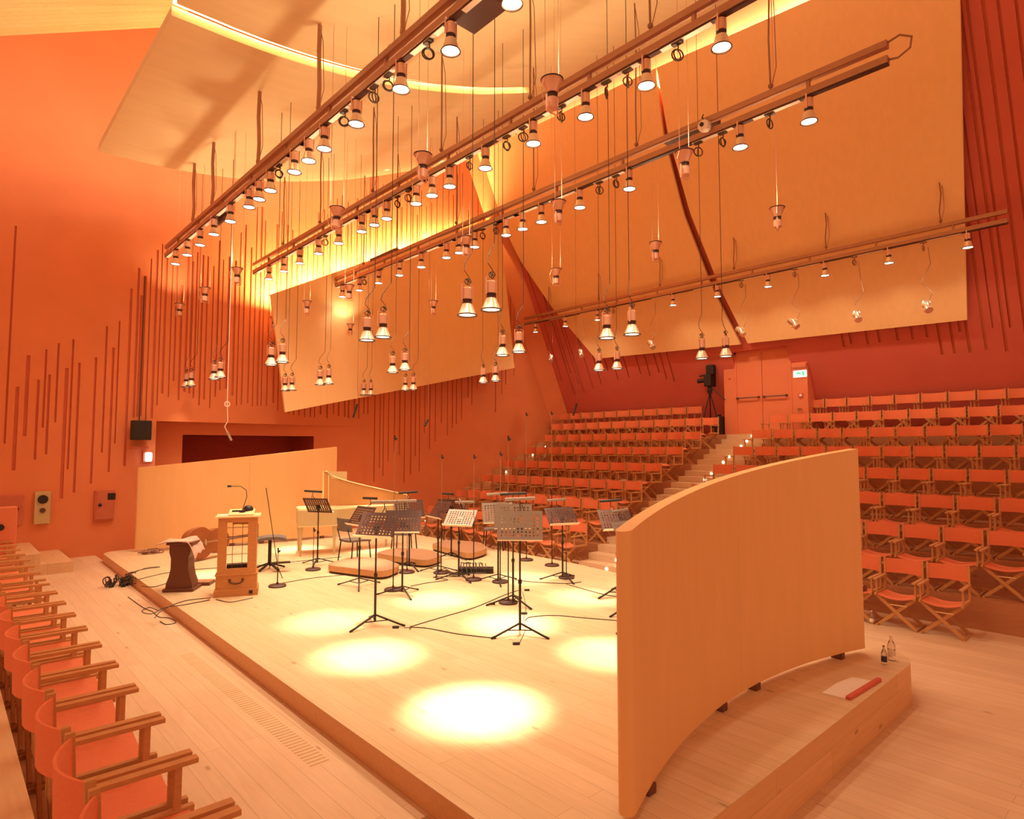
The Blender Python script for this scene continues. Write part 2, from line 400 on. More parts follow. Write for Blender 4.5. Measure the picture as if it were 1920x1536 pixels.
# narrow facet in the corner between left wall and leaning wall
mb = MB(); c0, c1 = wall_hit(1015, 756), wall_hit(945, 440)
def cz(z, dx, dy): return Vector((WX(z)+dx, YW+dy, z))
mb.sheet([[cz(3.0, -.62, 0), cz(3.0, -.02, -.42)], [cz(16, -.62, 0), cz(16, -.02, -.42)]], (.05, .05, 0))
struct('trim_1', mb, M['wall'])
# door with side pillars (stands upright in the leaning wall)
door = bpy.data.objects.new('door_1', None); COL.objects.link(door); door['kind'] = 'structure'
DX = 17.1; z0 = 2.97
MB().box(DX, DX+.05, 8.06, 8.81, z0, 5.30).build('door_leaf', M['door'], door)
MB().box(DX, DX+.05, 7.27, 8.04, z0, 5.30).build('door_leaf', M['door'], door)
fr = MB(); fr.box(DX-.02, DX+.1, 8.81, 8.87, z0, 5.36).box(DX-.02, DX+.1, 7.22, 7.27, z0, 5.36).box(DX-.02, DX+.1, 7.22, 8.87, 5.30, 5.36)
fr.build('door_frame', M['door'], door)
def wedge(y0, y1, ztop, name):
    b = MB(); P = [(DX, z0), (18.05, z0), (WX(ztop)+.02, ztop), (DX, ztop)]
    A = [b.b.verts.new((x, y0, z)) for x, z in P]; B = [b.b.verts.new((x, y1, z)) for x, z in P]
    b.b.faces.new(A); b.b.faces.new(B[::-1])
    for i in range(4): b.b.faces.new((A[i], A[(i+1) % 4], B[(i+1) % 4], B[i]))
    return b.build(name, M['door'], door)
wedge(8.87, 9.21, 4.9, 'door_pillar'); wedge(6.80, 7.22, 4.9, 'door_pillar')
# recess lining above
for ya in (8.855, 7.245):
    b = MB(); P = [(17.13, 4.9), (17.13, 5.36), (16.905, 5.36), (17.10, 4.92)]
    A = [b.b.verts.new((x, ya, z)) for x, z in P]; B = [b.b.verts.new((x, ya+.012, z)) for x, z in P]; b.b.faces.new(A); b.b.faces.new(B[::-1])
    for i in range(4): b.b.faces.new((A[i], A[(i+1) % 4], B[(i+1) % 4], B[i]))
    b.build('door_reveal', M['wall_back'], door)
MB().box(16.9, 17.15, 7.245, 8.867, 5.36, 5.372).build('door_reveal', M['wall_back'], door)
for (ya, yb) in ((8.15, 8.78), (7.36, 7.99)):
    b = MB(); b.tube([(DX-.07, ya, 4.02), (DX-.07, yb, 4.02)], .016, 8); b.bar((DX, ya, 4.02), (DX-.08, ya, 4.02), .05).bar((DX, yb, 4.02), (DX-.08, yb, 4.02), .05)
    b.build('push_bar', M['brownmetal'], door)
t = thing('exit_sign', 'green and white illuminated exit sign beside the rear double door', 'sign', (DX, 6.98, 4.58))
MB().box(-.05, 0, -.17, .17, -.09, .09).build('sign_box', M['exit'], t)
b = MB(); b.prism([(-.035, -.05), (.0, .0), (-.03, .05), (.02, .06), (.045, .0), (.02, -.06)], 0, .004, Matrix.Translation((-.051, .03, 0)) @ Matrix.Rotation(-PI/2, 4, 'Y'))
b.box(-.055, -.05, -.12, -.07, -.06, .06).sphere((-.052, .045, .055), .016, 8, (.3, 1, 1)); b.build('running_figure', M['exit_green'], t)
MB().box(-.12, 0, -.19, .19, .17, .28).build('hood', M['door'], t, bevel=.01)
t = thing('alarm_call_point', 'small square red call point on the pillar below the exit sign', 'alarm', (DX, 6.98, 4.0))
MB().box(-.03, 0, -.055, .055, -.055, .055).build('housing', M['redplastic'], t); MB().box(-.034, -.03, -.03, .03, -.03, .03).build('button', M['white'], t)
tag(MB().lathe([(.03, 0), (.02, .03)], 8, Matrix.Translation((DX, 9.03, 4.62)) @ Matrix.Rotation(-PI/2, 4, 'Y')).build('wall_hook', M['door_dark']), 'small round hook on the pillar left of the rear door', 'hook')

# ------------------------------------------------------------------ ceiling
ZC = [(2.1, 8.45), (2.75, 8.47), (3.35, 8.5), (4.19, 8.6), (5.14, 8.77), (6.22, 9.06), (7.5, 9.49), (9.0, 10.14), (10.0, 10.6), (11.0, 11.05)]
def ceil_z(x): return env(x, ZC)
xs = [2.1+8.9*i/36 for i in range(37)]
import bisect
def smooth_z(x): return (ceil_z(x-.5 if x > 2.6 else x)+2*ceil_z(x)+ceil_z(min(11, x+.5)))/4 if x < 10.5 else ceil_z(x)
def ceil_sheet(name, ya, yb, dz=0):
    g = [[(x, ya, smooth_z(x)+dz), (x, yb, smooth_z(x)+dz)] for x in xs]
    return struct(name, MB().sheet(g, (0, 0, .14)), M['ceiling'], smooth=True)
ceil_sheet('ceiling', 9.12, 14.4)
ceil_sheet('ceiling_front', -3, 8.86, .02)
t = thing('cove_light', 'glowing yellow light tube in the curved slot between two ceiling panels', 'light', (0, 0, 0))
MB().tube([(x, 9.02, smooth_z(x)+.16) for x in xs[:28]], .05, 8).build('tube', M['glowtube'], t)
for i in range(7):
    x = 2.6+i*.95
    area('cove_glow', (x, 8.97, smooth_z(x)+.3), (x, 9.3, smooth_z(x)-.05), .9, .06, 12, YEL_COL)
for i in range(6):
    x = .6+i*1.75
    area('added_wall_wash', (x, 13.75, max(8.95, ceil_z(max(2.1, x))+.42)), (x-.3, YW, 11.2), 1.7, .25, 17 if i < 1 else 20, (1.0, .90, .70))  # unseen strip lights, added to brighten the upper left wall
# slatted soffit, upper left
A = at_y(-200, 78, YW); B = at_y(333, 50, YW)
mb = MB(); mb.sheet([[A, A+Vector((-1.5, -9, 2.5))], [B, B+Vector((1.4, -9, 2.5))]], (0, 0, .1)); struct('ceiling_slats', mb, M['slat'])
struct('ceiling_top', MB().box(-5, 18, -6, 18, 17.2, 17.4), M['ceiling'])

# reflector panels
t = thing('reflector_panel', 'large tilted birch reflector panel hung high against the left wall', 'acoustic panel', (0, 0, 0))
def pb(u, v):
    q = ray(u, v); # plane Y = 15.15 + .14*(z-3.4)
    k = (15.15+.14*(H-3.4))/(q.y-.14*q.z); return CAM+q*k
pts = [pb(508, 552), pb(535, 773), pb(965, 690), pb(936, 405)]
def lerp(a, b, t): return a+(b-a)*t
grid = [[lerp(lerp(pts[0], pts[1], j/6), lerp(pts[3], pts[2], j/6), i/10) for j in range(7)] for i in range(11)]
MB().sheet(grid, (0, .07, 0)).build('panel_board', M['panel'], t)
for i in (2, 5, 8): MB().tube([grid[i][3]+Vector((0, .07, 0)), Vector((grid[i][3].x, YW+.04, grid[i][3].z+.1))], .02, 6).build('bracket', M['truss'], t)
for i in range(8):
    p = lerp(pts[0], pts[3], (i+.5)/8)
    area('panel_backlight', (p.x, p.y+.2, p.z-.3), (p.x, YW+.05, p.z+.75), 1.0, .12, 120, YEL_COL)

CX = lambda z: 15.3-.48*(z-8.2)
def chit(u, v):
    q = ray(u, v); k = (15.3-.48*(H-8.2))/(q.x+.48*q.z); return CAM+q*k
def cpanel(left, right, name, lab):
    """left/right = px polylines bottom->top; the panel curves forward a little at its foot"""
    t = thing(name, lab, 'acoustic panel', (0, 0, 0))
    def samp(pl, f):
        P = [chit(*p) for p in pl]; zs = P[0].z+(P[-1].z-P[0].z)*f
        for a, b_ in zip(P, P[1:]):
            if a.z <= zs <= b_.z+1e-6: return lerp(a, b_, (zs-a.z)/(b_.z-a.z))
        return P[-1]
    g = []
    for i in range(25):
        f = i/24; a, b_ = samp(left, f), samp(right, f); r = []
        for j in range(9):
            p = lerp(a, b_, j/8); p.x -= .55*max(0, 1-(p.z-5.4)/1.3)**2 * .0
            r.append(p)
        g.append(r)
    MB().sheet(g, (.07, 0, .03)).build('panel_board', M['panel'], t, smooth=True)
    return t, g
tc1, gc1 = cpanel([(1117, 673), (1035, 577), (973, 485), (945, 425), (900, 285)], [(1388, 646), (1335, 540), (1281, 400), (1243, 250), (1229, 128)], 'reflector_panel',
    'large leaning birch reflector panel over the rear seats, left of the seam')
tc2, gc2 = cpanel([(1402, 644), (1350, 540), (1294, 400), (1252, 250), (1231, 127)], [(1813, 600), (1806, 300), (1800, 0), (1790, -120)], 'reflector_panel',
    'large leaning birch reflector panel over the right seats with upright right edge')
for i in range(9):
    y = 14.6-i*1.5
    area('panel_backlight', (13.62, y, 12.08), (13.02, y, 13.7), 1.4, .1, 170, YEL_COL)

# ------------------------------------------------------------------ curved orchestra screens on stage
def screen(fx, x0, x1, ztop, th, name, label, seam, side):
    t = thing(name, label, 'screen', (0, 0, 0))
    for (a, b_) in ((x0, seam-.0012), (seam+.0012, x1)):
        n = 18; g = []
        m = MB()
        ring = []
        for i in range(n+1):
            x = a+(b_-a)*i/n; ring.append((x, fx(x)))
        out = [(x, y, 0) for x, y in ring]; back = []
        for i, (x, y) in enumerate(ring):
            dy = (fx(x+.01)-fx(x-.01))/.02; nn = Vector((-dy, 1)).normalized()*side*th; back.append((x+nn.x, y+nn.y))
        poly = ring+back[::-1]
        if a == x0: # rounded near end
            mx, my = (ring[0][0]+back[0][0])/2, (ring[0][1]+back[0][1])/2
            rv = Vector((back[0][0]-mx, back[0][1]-my))
            for k in range(1, 6):
                an = -k*PI/6*side*-1
                c, s_ = math.cos(an), math.sin(an); v = Vector((rv.x*c-rv.y*s_, rv.x*s_+rv.y*c)); poly.append((mx+v.x, my+v.y))
        A = [m.b.verts.new((x, y, .45)) for x, y in poly]; B = [m.b.verts.new((x, y, ztop(x))) for x, y in poly]
        N = len(poly)
        for i in range(N): m.b.faces.new((A[i], A[(i+1) % N], B[(i+1) % N], B[i]))
        for i in range(n):
            for R in (A, B): m.b.faces.new((R[i], R[i+1], R[2*n-i], R[2*n+1-i]))
        if N > 2*n+2:
            for R in (A, B): m.b.faces.new([R[0], R[2*n+1]] + R[2*n+2:])
        m.build('screen_panel', M['screen'], t, smooth=True)
    for f in (.08, .43, .58, .92) if side > 0 else (.1, .35, .65, .9):
        x = x0+(x1-x0)*f; y = fx(x)+side*th/2
        MB().prism([(x-.04, y-.055), (x+.04, y-.055), (x+.035, y+.055), (x-.035, y+.055)], .39, .452).build('foot', M['walnut'], t)
    return t
screen(lambda x: 2.69-.085*(x-5.35)**2, 3.03, 7.255, lambda x: 2.06+.113*(x-3), .1, 'stage_screen', 'tall curved birch stage screen in the right foreground, back towards the viewer', 5.18, 1)
screen(lambda x: 15.008-.3525*(x-3.172)+.0409*(x-3.172)**2, 3.172, 7.284, lambda x: 2.15+.109*(x-3.172), .1, 'stage_screen', 'long curved birch stage screen at the far left behind the lectern', 5.25, 1)

# ------------------------------------------------------------------ director's chairs
def make_chair():
    t = thing('directors_chair', 'x', 'chair')
    w = .244
    # seat canvas, sagging
    g = []
    for i in range(5):
        x = -.20+.42*i/4
        g.append([(x, -w+.02+(2*w-.04)*j/8, .458-.045*(1-((j-4)/4)**2)) for j in range(9)])
    MB().sheet(g, (0, 0, -.012)).build('seat', M['canvas'], t, smooth=True)
    g = []
    for i in range(3):
        z = .70+.208*i/2
        g.append([(-.235-.085*(1-((j-4)/4)**2)-.03*(z-.70), -w+(2*w)*j/8, z) for j in range(9)])
    MB().sheet(g, (.012, 0, 0)).build('backrest', M['canvas'], t, smooth=True)
    for s in (-1, 1):
        MB().bar((-.22, s*w, .42), (-.245, s*w, .925), .024, .034).build('back_post', M['beech'], t)
        MB().bar((.17, s*w, .42), (.17, s*w, .655), .022, .03).build('arm_post', M['beech'], t)
        MB().box(-.25, .25, s*w-.024, s*w+.022, .655, .677).build('armrest', M['beech'], t)
        MB().box(-.24, .24, s*(w-.0)-.016, s*(w-.0)+.016, .435, .47).build('seat_rail', M['beech'], t)
        MB().box(-.22, .22, s*w-.014, s*w+.014, .0, .025).build('foot_rail', M['beech'], t)
    for x in (-.17, .17):
        for s in (-1, 1):
            MB().bar((x+s*.012, -s*(w-.01), .43), (x+s*.012, s*(w-.01), .02), .044, .022, up=(1, 0, 0)).build('leg', M['beech'], t)
    MB().tube([(.17, -.13, .30+.02), (.17, .13, .32)], .009, 6).build('stretcher', M['cream_edge'], t)
    return t
proto = make_chair(); used = [False]
def put_chair(loc, rz, label, group):
    if not used[0]:
        used[0] = True; proto.location = loc; proto.rotation_euler = (0, 0, rz); proto['label'] = label; proto['group'] = group; return proto
    return dup(proto, loc, rz, label, group)
PITCHY = .55
row_name = ['back row', 'second row from the back', 'third row from the back', 'fourth row from the back', 'fourth row from the front', 'third row from the front', 'second row from the front', 'front row']
R_START = [7.022, 7.577, 7.590, 7.590, 7.589, 7.580, 7.579, 7.574]
R_END = [2.0, 1.7, 1.6, 1.5, 1.3, 1.2, 1.0, 2.1]
L_START = [16.13, 15.59, 15.063, 15.02, 15.03, 14.93, 14.93, 15.01]
L_END = [10.0, 8.9, 8.9, 8.9, 8.8, 8.8, 8.8, 8.85]
oL = [16.128, 15.59, 15.063, 15.05, 15.03, 14.93, 14.97, 15.01]
for k in range(8):
    y = R_START[k]; i = 1
    while y-PITCHY > R_END[k]-.3:
        put_chair((RX[k]-.235, y-PITCHY/2, LV[k]), PI+random.uniform(-.012, .012), f"orange director's chair, {ORD[i]} from the stairs, {row_name[k]}, right block", f'right block {row_name[k]}')
        y -= PITCHY; i += 1
        if k == 7 and y < 2.3: break
    y = L_END[k]+.0
    end = L_START[k]; n = int(round((end-y)/PITCHY)); i = 1
    for j in range(n):
        yy = end-PITCHY*(n-1-j)-PITCHY/2
        put_chair((RX[k]-.235, yy, LV[k]), PI+random.uniform(-.012, .012), f"orange director's chair, {ORD[j+1]} from the stairs, {row_name[k]}, left block", f'left block {row_name[k]}')
for i in range(-1, 20):
    y = 2.658+.5665*i+.283
    if i >= 10: y += .22
    if i == 9: pass
    if y > 15.6: break
    put_chair((.70, y, .44), random.uniform(-.012, .012), f"orange director's chair, {ORD[i+2]} from the viewer, single row along the left edge", 'left side row')

# steps at the far left
mb = MB(); sb = bpy.data.objects.new('trim_2', None); COL.objects.link(sb); sb['kind'] = 'structure'
for (xa, xb, za) in ((1.04, 1.5, .62), (1.5, 2.0, .42)): MB().box(xa, xb, 14.4, 16.3, .2, za).build('step_block', M['step'], sb)

# ------------------------------------------------------------------ step lights
sl = thing('step_light', 'x', 'light')
MB().lathe([(.03, 0), (.03, .012), (.02, .018)], 10, Matrix.Rotation(-PI/2, 4, 'Y')).build('lens', M['ledglow'], sl)
used_sl = False
def riser(i):
    k = 6-i//3; m = 2-i % 3; return RX[k]-.62-.325*m-(.004 if m == 0 else 0), LV[k]-.1413*m
NUM = ['first', 'second', 'third', 'fourth', 'fifth', 'sixth', 'seventh', 'eighth', 'ninth', 'tenth'] + ORD[11:]
for i in range(21):
    x, z = riser(i); p = (x+.003, 8.2, z-.06)
    lab = f'tiny glowing step light in the centre stairs, {ORD[i+1]} riser up'
    if not used_sl: sl.location = p; tag(sl, lab, None, 'centre stair lights'); used_sl = True
    else: dup(sl, p, 0, lab, 'centre stair lights')
for i in range(2, 21, 2):
    x, z = riser(i)
    dup(sl, (x+.003, 15.6, z-.06), 0, f'tiny glowing step light beside the left wall, {ORD[i+1]} riser up', 'wall stair lights')


# ------------------------------------------------------------------ lamps
def lens_light(parent, power, cone, blend, col=LAMP_COL, rot=(0, 0, 0), r=.07):
    l = bpy.data.lights.new('bulb', 'SPOT'); l.energy = power; l.spot_size = math.radians(cone); l.spot_blend = blend; l.color = col; l.shadow_soft_size = r
    o = bpy.data.objects.new('bulb', l); COL.objects.link(o); o.parent = parent; o.location = (0, 0, -.02); o.rotation_euler = rot; return o
def lamp(name, kind):
    """rim centre at origin, facing down"""
    t = thing(name, 'x', 'lamp')
    wide = {'track': (.098, .06), 'pendant': (.105, .052), 'up': (.10, .045)}[kind]
    hb = .13
    MB().lathe([(wide[0], 0), (wide[0]+.004, .008), (wide[0]*.92, .02), (wide[1], hb)], 20, cap0=False, cap1=False).build('reflector', M['lamp_cone'] if kind != 'up' else M['lamp'], t, smooth=True)
    MB().lathe([(.001, .012), (wide[0]*.86, .012)], 20, cap0=False, cap1=False).build('lens', M['lens'] if kind == 'track' else (M['lens_soft'] if kind == 'pendant' else M['lamp']), t)
    MB().lathe([(wide[0]+.003, -.004), (wide[0]+.008, 0), (wide[0]+.003, .012), (wide[0]-.006, .004)], 20, cap0=False, cap1=False).build('rim', M['tray'], t, smooth=True)
    bandmb = MB().lathe([(.054, hb), (.054, hb+.012), (.047, hb+.014), (.047, hb+.034), (.054, hb+.036), (.054, hb+.05)], 16)
    top = hb+.05+(.13 if kind != 'up' else .10)
    hs_ = MB().lathe([(.056, hb+.05), (.056, top-.01), (.045, top)], 16).build('housing', M['lamp'], t, smooth=True)
    bandmb.build('band', M['tray'], hs_, smooth=True)
    b = MB(); ht = top+.035
    b.bar((-.072, 0, hb+.03), (-.072, 0, ht), .02, .005).bar((.072, 0, hb+.03), (.072, 0, ht), .02, .005).bar((-.074, 0, ht), (.074, 0, ht), .02, .005)
    yk_ = b.build('yoke', M['lamp'], t)
    if kind == 'track': MB().box(-.035, .035, -.06, .06, ht, ht+.03).build('clamp', M['black'], yk_)
    t['_h'] = ht
    return t
TR = [(3.74, 'first', [(960, 3), (845, 92), (752, 162), (668, 228), (608, 276), (579, 298), (552, 318), (507, 353), (486, 367), (467, 386), (432, 415), (401, 438), (375, 462), (351, 479), (329, 499)]),
      (5.75, 'second', [(1353, 95), (1212, 163), (1098, 222), (1000, 270), (910, 315), (843, 350), (810, 365), (780, 381), (725, 408), (702, 421), (678, 434), (635, 457), (597, 478), (562, 495), (532, 511), (504, 528)]),
      (7.90, 'third', [(1517, 230), (1388, 278), (1180, 352), (1087, 385), (1015, 410), (980, 424), (949, 435), (890, 455), (861, 466), (837, 475), (790, 491), (749, 507), (710, 521), (674, 537), (642, 552)]),
      (15.33, 'rear', [(1815, 468), (1667, 493), (1547, 519), (1440, 538), (1345, 553), (1262, 570), (1120, 597), (1060, 608), (1004, 617)])]
ZF = 6.655
lt = lamp('track_spotlight', 'track'); first = True
POOLS = [(3.38, 4.08, 2.6), (3.40, 5.88, 1.6), (3.72, 7.36, 1.0), (3.49, 11.38, .9), (5.30, 5.73, 1.5), (5.34, 4.2, 1.3), (5.35, 7.36, 1.1), (5.83, 13.07, 1.3), (7.04, 6.01, .9), (8.3, 5.8, .6), (5.6, 10.0, .8), (6.9, 12.0, .9), (7.3, 7.6, .7)]
ys_all = []
for x, nm, L in TR:
    for i, (u, v) in enumerate(L):
        p = at_x(u, v, x)
        lab = f'lit track spotlight, {ORD[i+1]} from the near end of the {nm} lighting beam'
        if nm != 'rear' : lab = f'lit track spotlight, {ORD[i+1]} from the near end, {nm} beam from the left'
        else: lab = f'small lit track spotlight, {ORD[i+1]} from the right end of the rear beam'
        loc = (x, p.y, ZF)
        if first: lt.location = loc; lt['label'] = lab; lt['group'] = f'spotlights on the {nm} beam'; r = lt; first = False
        else: r = dup(lt, loc, 0, lab, f'spotlights on the {nm} beam')
        ys_all.append((x, p.y, r))
for (x, y, r) in ys_all:
    lens_light(r, (TRACK_W if x < 15 else TRACK_W*.9)*(1 if y < 14.3 else .25), 105 if x < 15 else 150, 1.0)
for (px, py, k) in POOLS:
    x, y, r = min([q for q in ys_all if q[0] < 14], key=lambda q: (q[0]-px-.4)**2+(q[1]-py)**2)
    d = Vector((px-x, py-y, .39-ZF)); q = d.to_track_quat('-Z', 'Y').to_euler()
    lens_light(r, POOL_W*k*2.0, 12.5, 1.0, (1, .82, .54), q, .14)

# lighting beams
for x, nm, L in TR:
    t = thing('lighting_beam', {'first': 'long double lighting beam, first from the left, hung over the stage', 'second': 'long double lighting beam, second from the left, over the stage',
        'third': 'long double lighting beam, third from the left, ending in a looped cable', 'rear': 'long double lighting beam over the rear seats before the leaning panels'}[nm], 'lighting beam', (x, 0, 7.0))
    far = 15.9; near = {'first': 1.0, 'second': 1.0, 'third': 2.12, 'rear': 2.16}[nm]
    MB().box(-.045, .045, near, far, .19, .27).build('upper_beam', M['truss'], t, bevel=.004)
    MB().box(-.045, .045, near, far, 0, .085).build('lower_beam', M['truss'], t, bevel=.004)
    MB().box(-.03, .03, near, far, -.022, 0).build('track', M['tray'], t)
    b = MB()
    for (u, v) in L:
        yy = at_x(u, v, x).y; b.box(-.032, .032, yy+.1, yy+.1+.62, -.028, -.022)
    b.build('track_cover', M['track'], t)
    b = MB(); y = near+.9
    while y < far: b.box(-.02, .02, y-.02, y+.02, .085, .19); y += 1.45
    b.build('spacer', M['truss'], t)
    zt = ceil_z(x) if x < 11 else 8.25
    ysus = {'first': [5.9, 8.06, 10.3, 12.66, 13.9], 'second': [3.9, 5.85, 7.89, 10.03, 12.2, 14.1], 'third': [3.5, 5.65, 7.95, 10.28, 12.6, 14.2], 'rear': [14.7, 12.5, 10.2, 7.9, 5.57, 3.27]}[nm]
    for yy in ysus:
        r = {'first': .03, 'second': .014, 'third': .013, 'rear': .013}[nm]
        b = MB(); hgt = zt-7.0
        b.tube([(0, yy, .28), (.02, yy+.02, .28+(hgt-.28)*.3), (-.02, yy-.03, .28+(hgt-.28)*.65), (0, yy, hgt)], r, 6)
        b.tube([(0, yy, .28), (.05, yy-.06, .6), (.03, yy-.05, .28+(hgt-.28)*.8), (0, yy, hgt)], .006, 5)
        b.sphere((0, yy, .34), .035, 6); b.build('suspension_cable', M['truss'] if nm == 'first' else M['wire'], t)
    coils = {'first': [(803, 92), (728, 150), (701, 178), (645, 215), (523, 314)], 'second': [(1270, 85), (1177, 140), (1137, 165), (1052, 205), (981, 252), (950, 268), (880, 300), (766, 362), (745, 372), (610, 455)],
             'third': [(1443, 218), (1355, 255), (1309, 270), (1155, 335), (1124, 347), (930, 415), (905, 425), (860, 430), (683, 520)],
             'rear': [(1732, 470), (1602, 492), (1490, 508), (1390, 530), (1150, 548), (1128, 600), (1030, 605)]}[nm]
    for (u, v) in coils:
        yy = at_x(u, v, x).y
        b = MB(); b.torus(.065, .009, Matrix.Translation((0, yy, -.17)) @ Matrix.Rotation(PI/2, 4, 'X') @ Matrix.Rotation(random.uniform(-.7, .7), 4, 'Y'))
        b.torus(.055, .008, Matrix.Translation((.01, yy+.01, -.16)) @ Matrix.Rotation(PI/2, 4, 'X') @ Matrix.Rotation(random.uniform(-.7, .7), 4, 'Y'))
        b.tube([(0, yy, -.03), (.02, yy, -.08), (0, yy, -.11)], .008, 5); b.box(-.03, .03, yy-.06, yy+.06, -.05, -.022)
        b.build('cable_coil', M['cable'] if nm != 'rear' else M['wire'], t)
    if nm == 'third':
        MB().tube([(0, near, .25), (.0, near-.12, .28), (.0, near-.24, .2), (0, near-.22, .08), (0, near-.1, .02), (0, near, .04)], .012, 6).build('looped_cable', M['wire'], t)

# boxes and cameras hung on the beams
def hung_box(x, u, v, l, h, w, label, name='control_box', zoff=0, cat='box'):
    p = at_x(u, v, x); return tag(MB().box(x-w/2+.0, x+w/2, p.y-l/2, p.y+l/2, p.z-h/2, p.z+h/2).build(name, M['tray'], bevel=.005), label, cat)
o = hung_box(3.95, 900, 20, .55, .10, .30, 'dark flat box beside the first beam at the top edge')
o = hung_box(8.03, 1297, 248, .85, .1, .16, 'dark long box under the third beam near the round camera')
o = hung_box(8.03, 722, 480, 1.2, .09, .16, 'dark long box near the far end of the third beam')
o = hung_box(3.83, 416, 410, .5, .16, .04, 'small dark flag plate among the far lamps of the first beam')
p = at_x(1330, 243, 7.9)
t = thing('beam_camera', 'white round camera with dark lens clamped on the third beam', 'camera', (7.78, p.y, p.z))
MB().lathe([(.001, .08), (.06, .07), (.085, 0), (.08, -.06), (.05, -.08)], 14, Matrix.Rotation(-PI/2, 4, 'Y') @ Matrix.Rotation(PI, 4, 'X')).build('body', M['pinkwhite'], t, smooth=True)
MB().lathe([(.03, 0), (.03, .03)], 12, Matrix.Translation((-.07, 0, 0)) @ Matrix.Rotation(-PI/2, 4, 'Y')).build('eye', M['black'], t)
MB().tube([(0, 0, .07), (-.02, .03, .14), (.03, .04, .2)], .01, 5).build('hook', M['black'], t)
for (u, v, x) in ((737, 92, 3.85), (395, 402, 3.85)):
    p = at_x(u, v, x)
    tag(MB().lathe([(.05, -.05), (.055, .03), (.03, .05)], 12, Matrix.Translation(p) @ Matrix.Rotation(1.2, 4, 'Y')).build('pipe_clamp', M['lamp'], smooth=True),
        'pink round clamp on the first beam ' + ('between its near cables' if v < 200 else 'towards its far end'), 'clamp')

# pendants (z 4.0) and uplights (z 5.93)
lp = lamp('pendant_lamp', 'pendant'); first = True
PEND = [(876, 592), (921, 582), (688, 639), (718, 633), (736, 699), (759, 694), (682, 741), (695, 741), (760, 732), (775, 731), (906, 718), (929, 715), (942, 667), (973, 661), (1138, 635), (1185, 628),
        (1123, 695), (1157, 692), (1316, 673), (1361, 669), (508, 685), (529, 680), (401, 712), (413, 708), (349, 726), (358, 724), (534, 733), (547, 732), (600, 722), (616, 720)]
pairlab = ['largest pair near the centre', 'pair left of the largest pair', 'pair below the far end of the third beam', 'smallest central pair before the panel foot', 'lower central pair over the left wall grooves',
           'low pair right of the large panel corner', 'pair just right of the large left panel', 'pair before the rear beam', 'pair above the centre stairs', 'pair before the rear door', 'pair at the left panel edge',
           'pair left of the large left panel', 'leftmost pair of all', 'smallest pair below the left panel edge', 'pair in front of the left panel lower half']
def ceil_at(x): return ceil_z(x)
def wires(parent, pts_list, r=.0045, mat='wire', name='hanging_wire'):
    b = MB()
    for pts in pts_list: b.tube(pts, r, 4)
    return b.build(name, M[mat], parent)
for i, (u, v) in enumerate(PEND):
    zp = 4.0 if i < 26 else 3.93
    p = at_z(u, v, zp)
    side = 'left' if i % 2 == 0 else 'right'
    lab = f'silver pendant spotlight, {side} one of the {pairlab[i//2]}'
    loc = (p.x, p.y, zp); rz = random.uniform(-.5, .5)
    g = 'pendant spotlights in pairs'
    if first: lp.location = loc; lp.rotation_euler = (0, 0, rz); lp['label'] = lab; lp['group'] = g; r = lp; first = False
    else: r = dup(lp, loc, rz, lab, g)
    lens_pending = r
    r['_w'] = 1
pend_roots = [o for o in COL.objects if o.name.startswith('pendant_lamp')]
for r in pend_roots:
    hz = r['_h']; zc = (ceil_at(r.location.x)+.06 if r.location.y < 14.4 else 17.2)-r.location.z
    wires(r, [[(0, 0, hz), (.03, .0, hz+.08), (-.03, .02, hz+.16), (.0, .05, hz+.25), (.12, .08, hz+.42), (.12, .08, zc)]], .0055, 'cable')
    b = MB(); b.torus(.035, .006, Matrix.Translation((0, 0, hz+.03)) @ Matrix.Rotation(1.2, 4, 'X')); b.torus(.03, .005, Matrix.Translation((.02, 0, hz+.05)) @ Matrix.Rotation(.7, 4, 'Y')); b.build('wire_knot', M['cable'], r)
    lens_light(r, PEND_W, 75, 1.0)
UPL = [(1035, 150), (793, 290), (632, 390), (1283, 285), (1047, 378), (874, 445), (1457, 390), (1229, 455), (1043, 505), (813, 565), (576, 565), (657, 608), (445, 503), (385, 540), (337, 570), (514, 595), (655, 535)]
updesc = ['largest, touching the second beam', 'left of centre before the second beam', 'over the near part of the second beam tail', 'on the third beam near its camera', 'below the third beam centre', 'among the far lamps of the third beam',
          'far right before the leaning panel', 'right of centre below the third beam', 'above the left end of the rear beam', 'low on the left panel centre', 'high on the left panel left part', 'smallest on the left panel lower part',
          'left wall grooves, highest of three', 'left wall grooves, middle of three', 'left wall grooves, lowest of three', 'at the left panel left edge', 'near the far end of the third beam']
lu = lamp('uplight', 'up'); first = True
for i, (u, v) in enumerate(UPL):
    p = at_z(u, v, 5.93); lab = f'upturned funnel lamp hung on wires, {updesc[i]}'
    if first: lu.location = p; lu.rotation_euler = (PI, 0, 0); lu['label'] = lab; lu['group'] = 'upturned funnel lamps'; r = lu; first = False
    else: r = dup(lu, p, 0, lab, 'upturned funnel lamps', rot=(PI, 0, random.uniform(-.4, .4)))
up_roots = [o for o in COL.objects if o.name.startswith('uplight')]
for r in up_roots:
    zc = (ceil_at(min(11, r.location.x))+.06 if r.location.y < 14.4 else 17.2)-r.location.z
    b = MB(); 
    b.tube([(-.09, 0, 0), (-.09, 0, -zc)], .004, 4); b.tube([(.09, 0, 0), (.09, 0, -zc)], .003, 4)
    b.tube([(-.09, 0, 0), (-.14, 0, .12), (-.11, 0, .26), (-.02, 0, .33), (0, 0, .29)], .003, 5)
    b.build('hanging_wire', M['lamp'], r)
    lens_light(r, UP_W, 125, 1.0, (1, .80, .46))
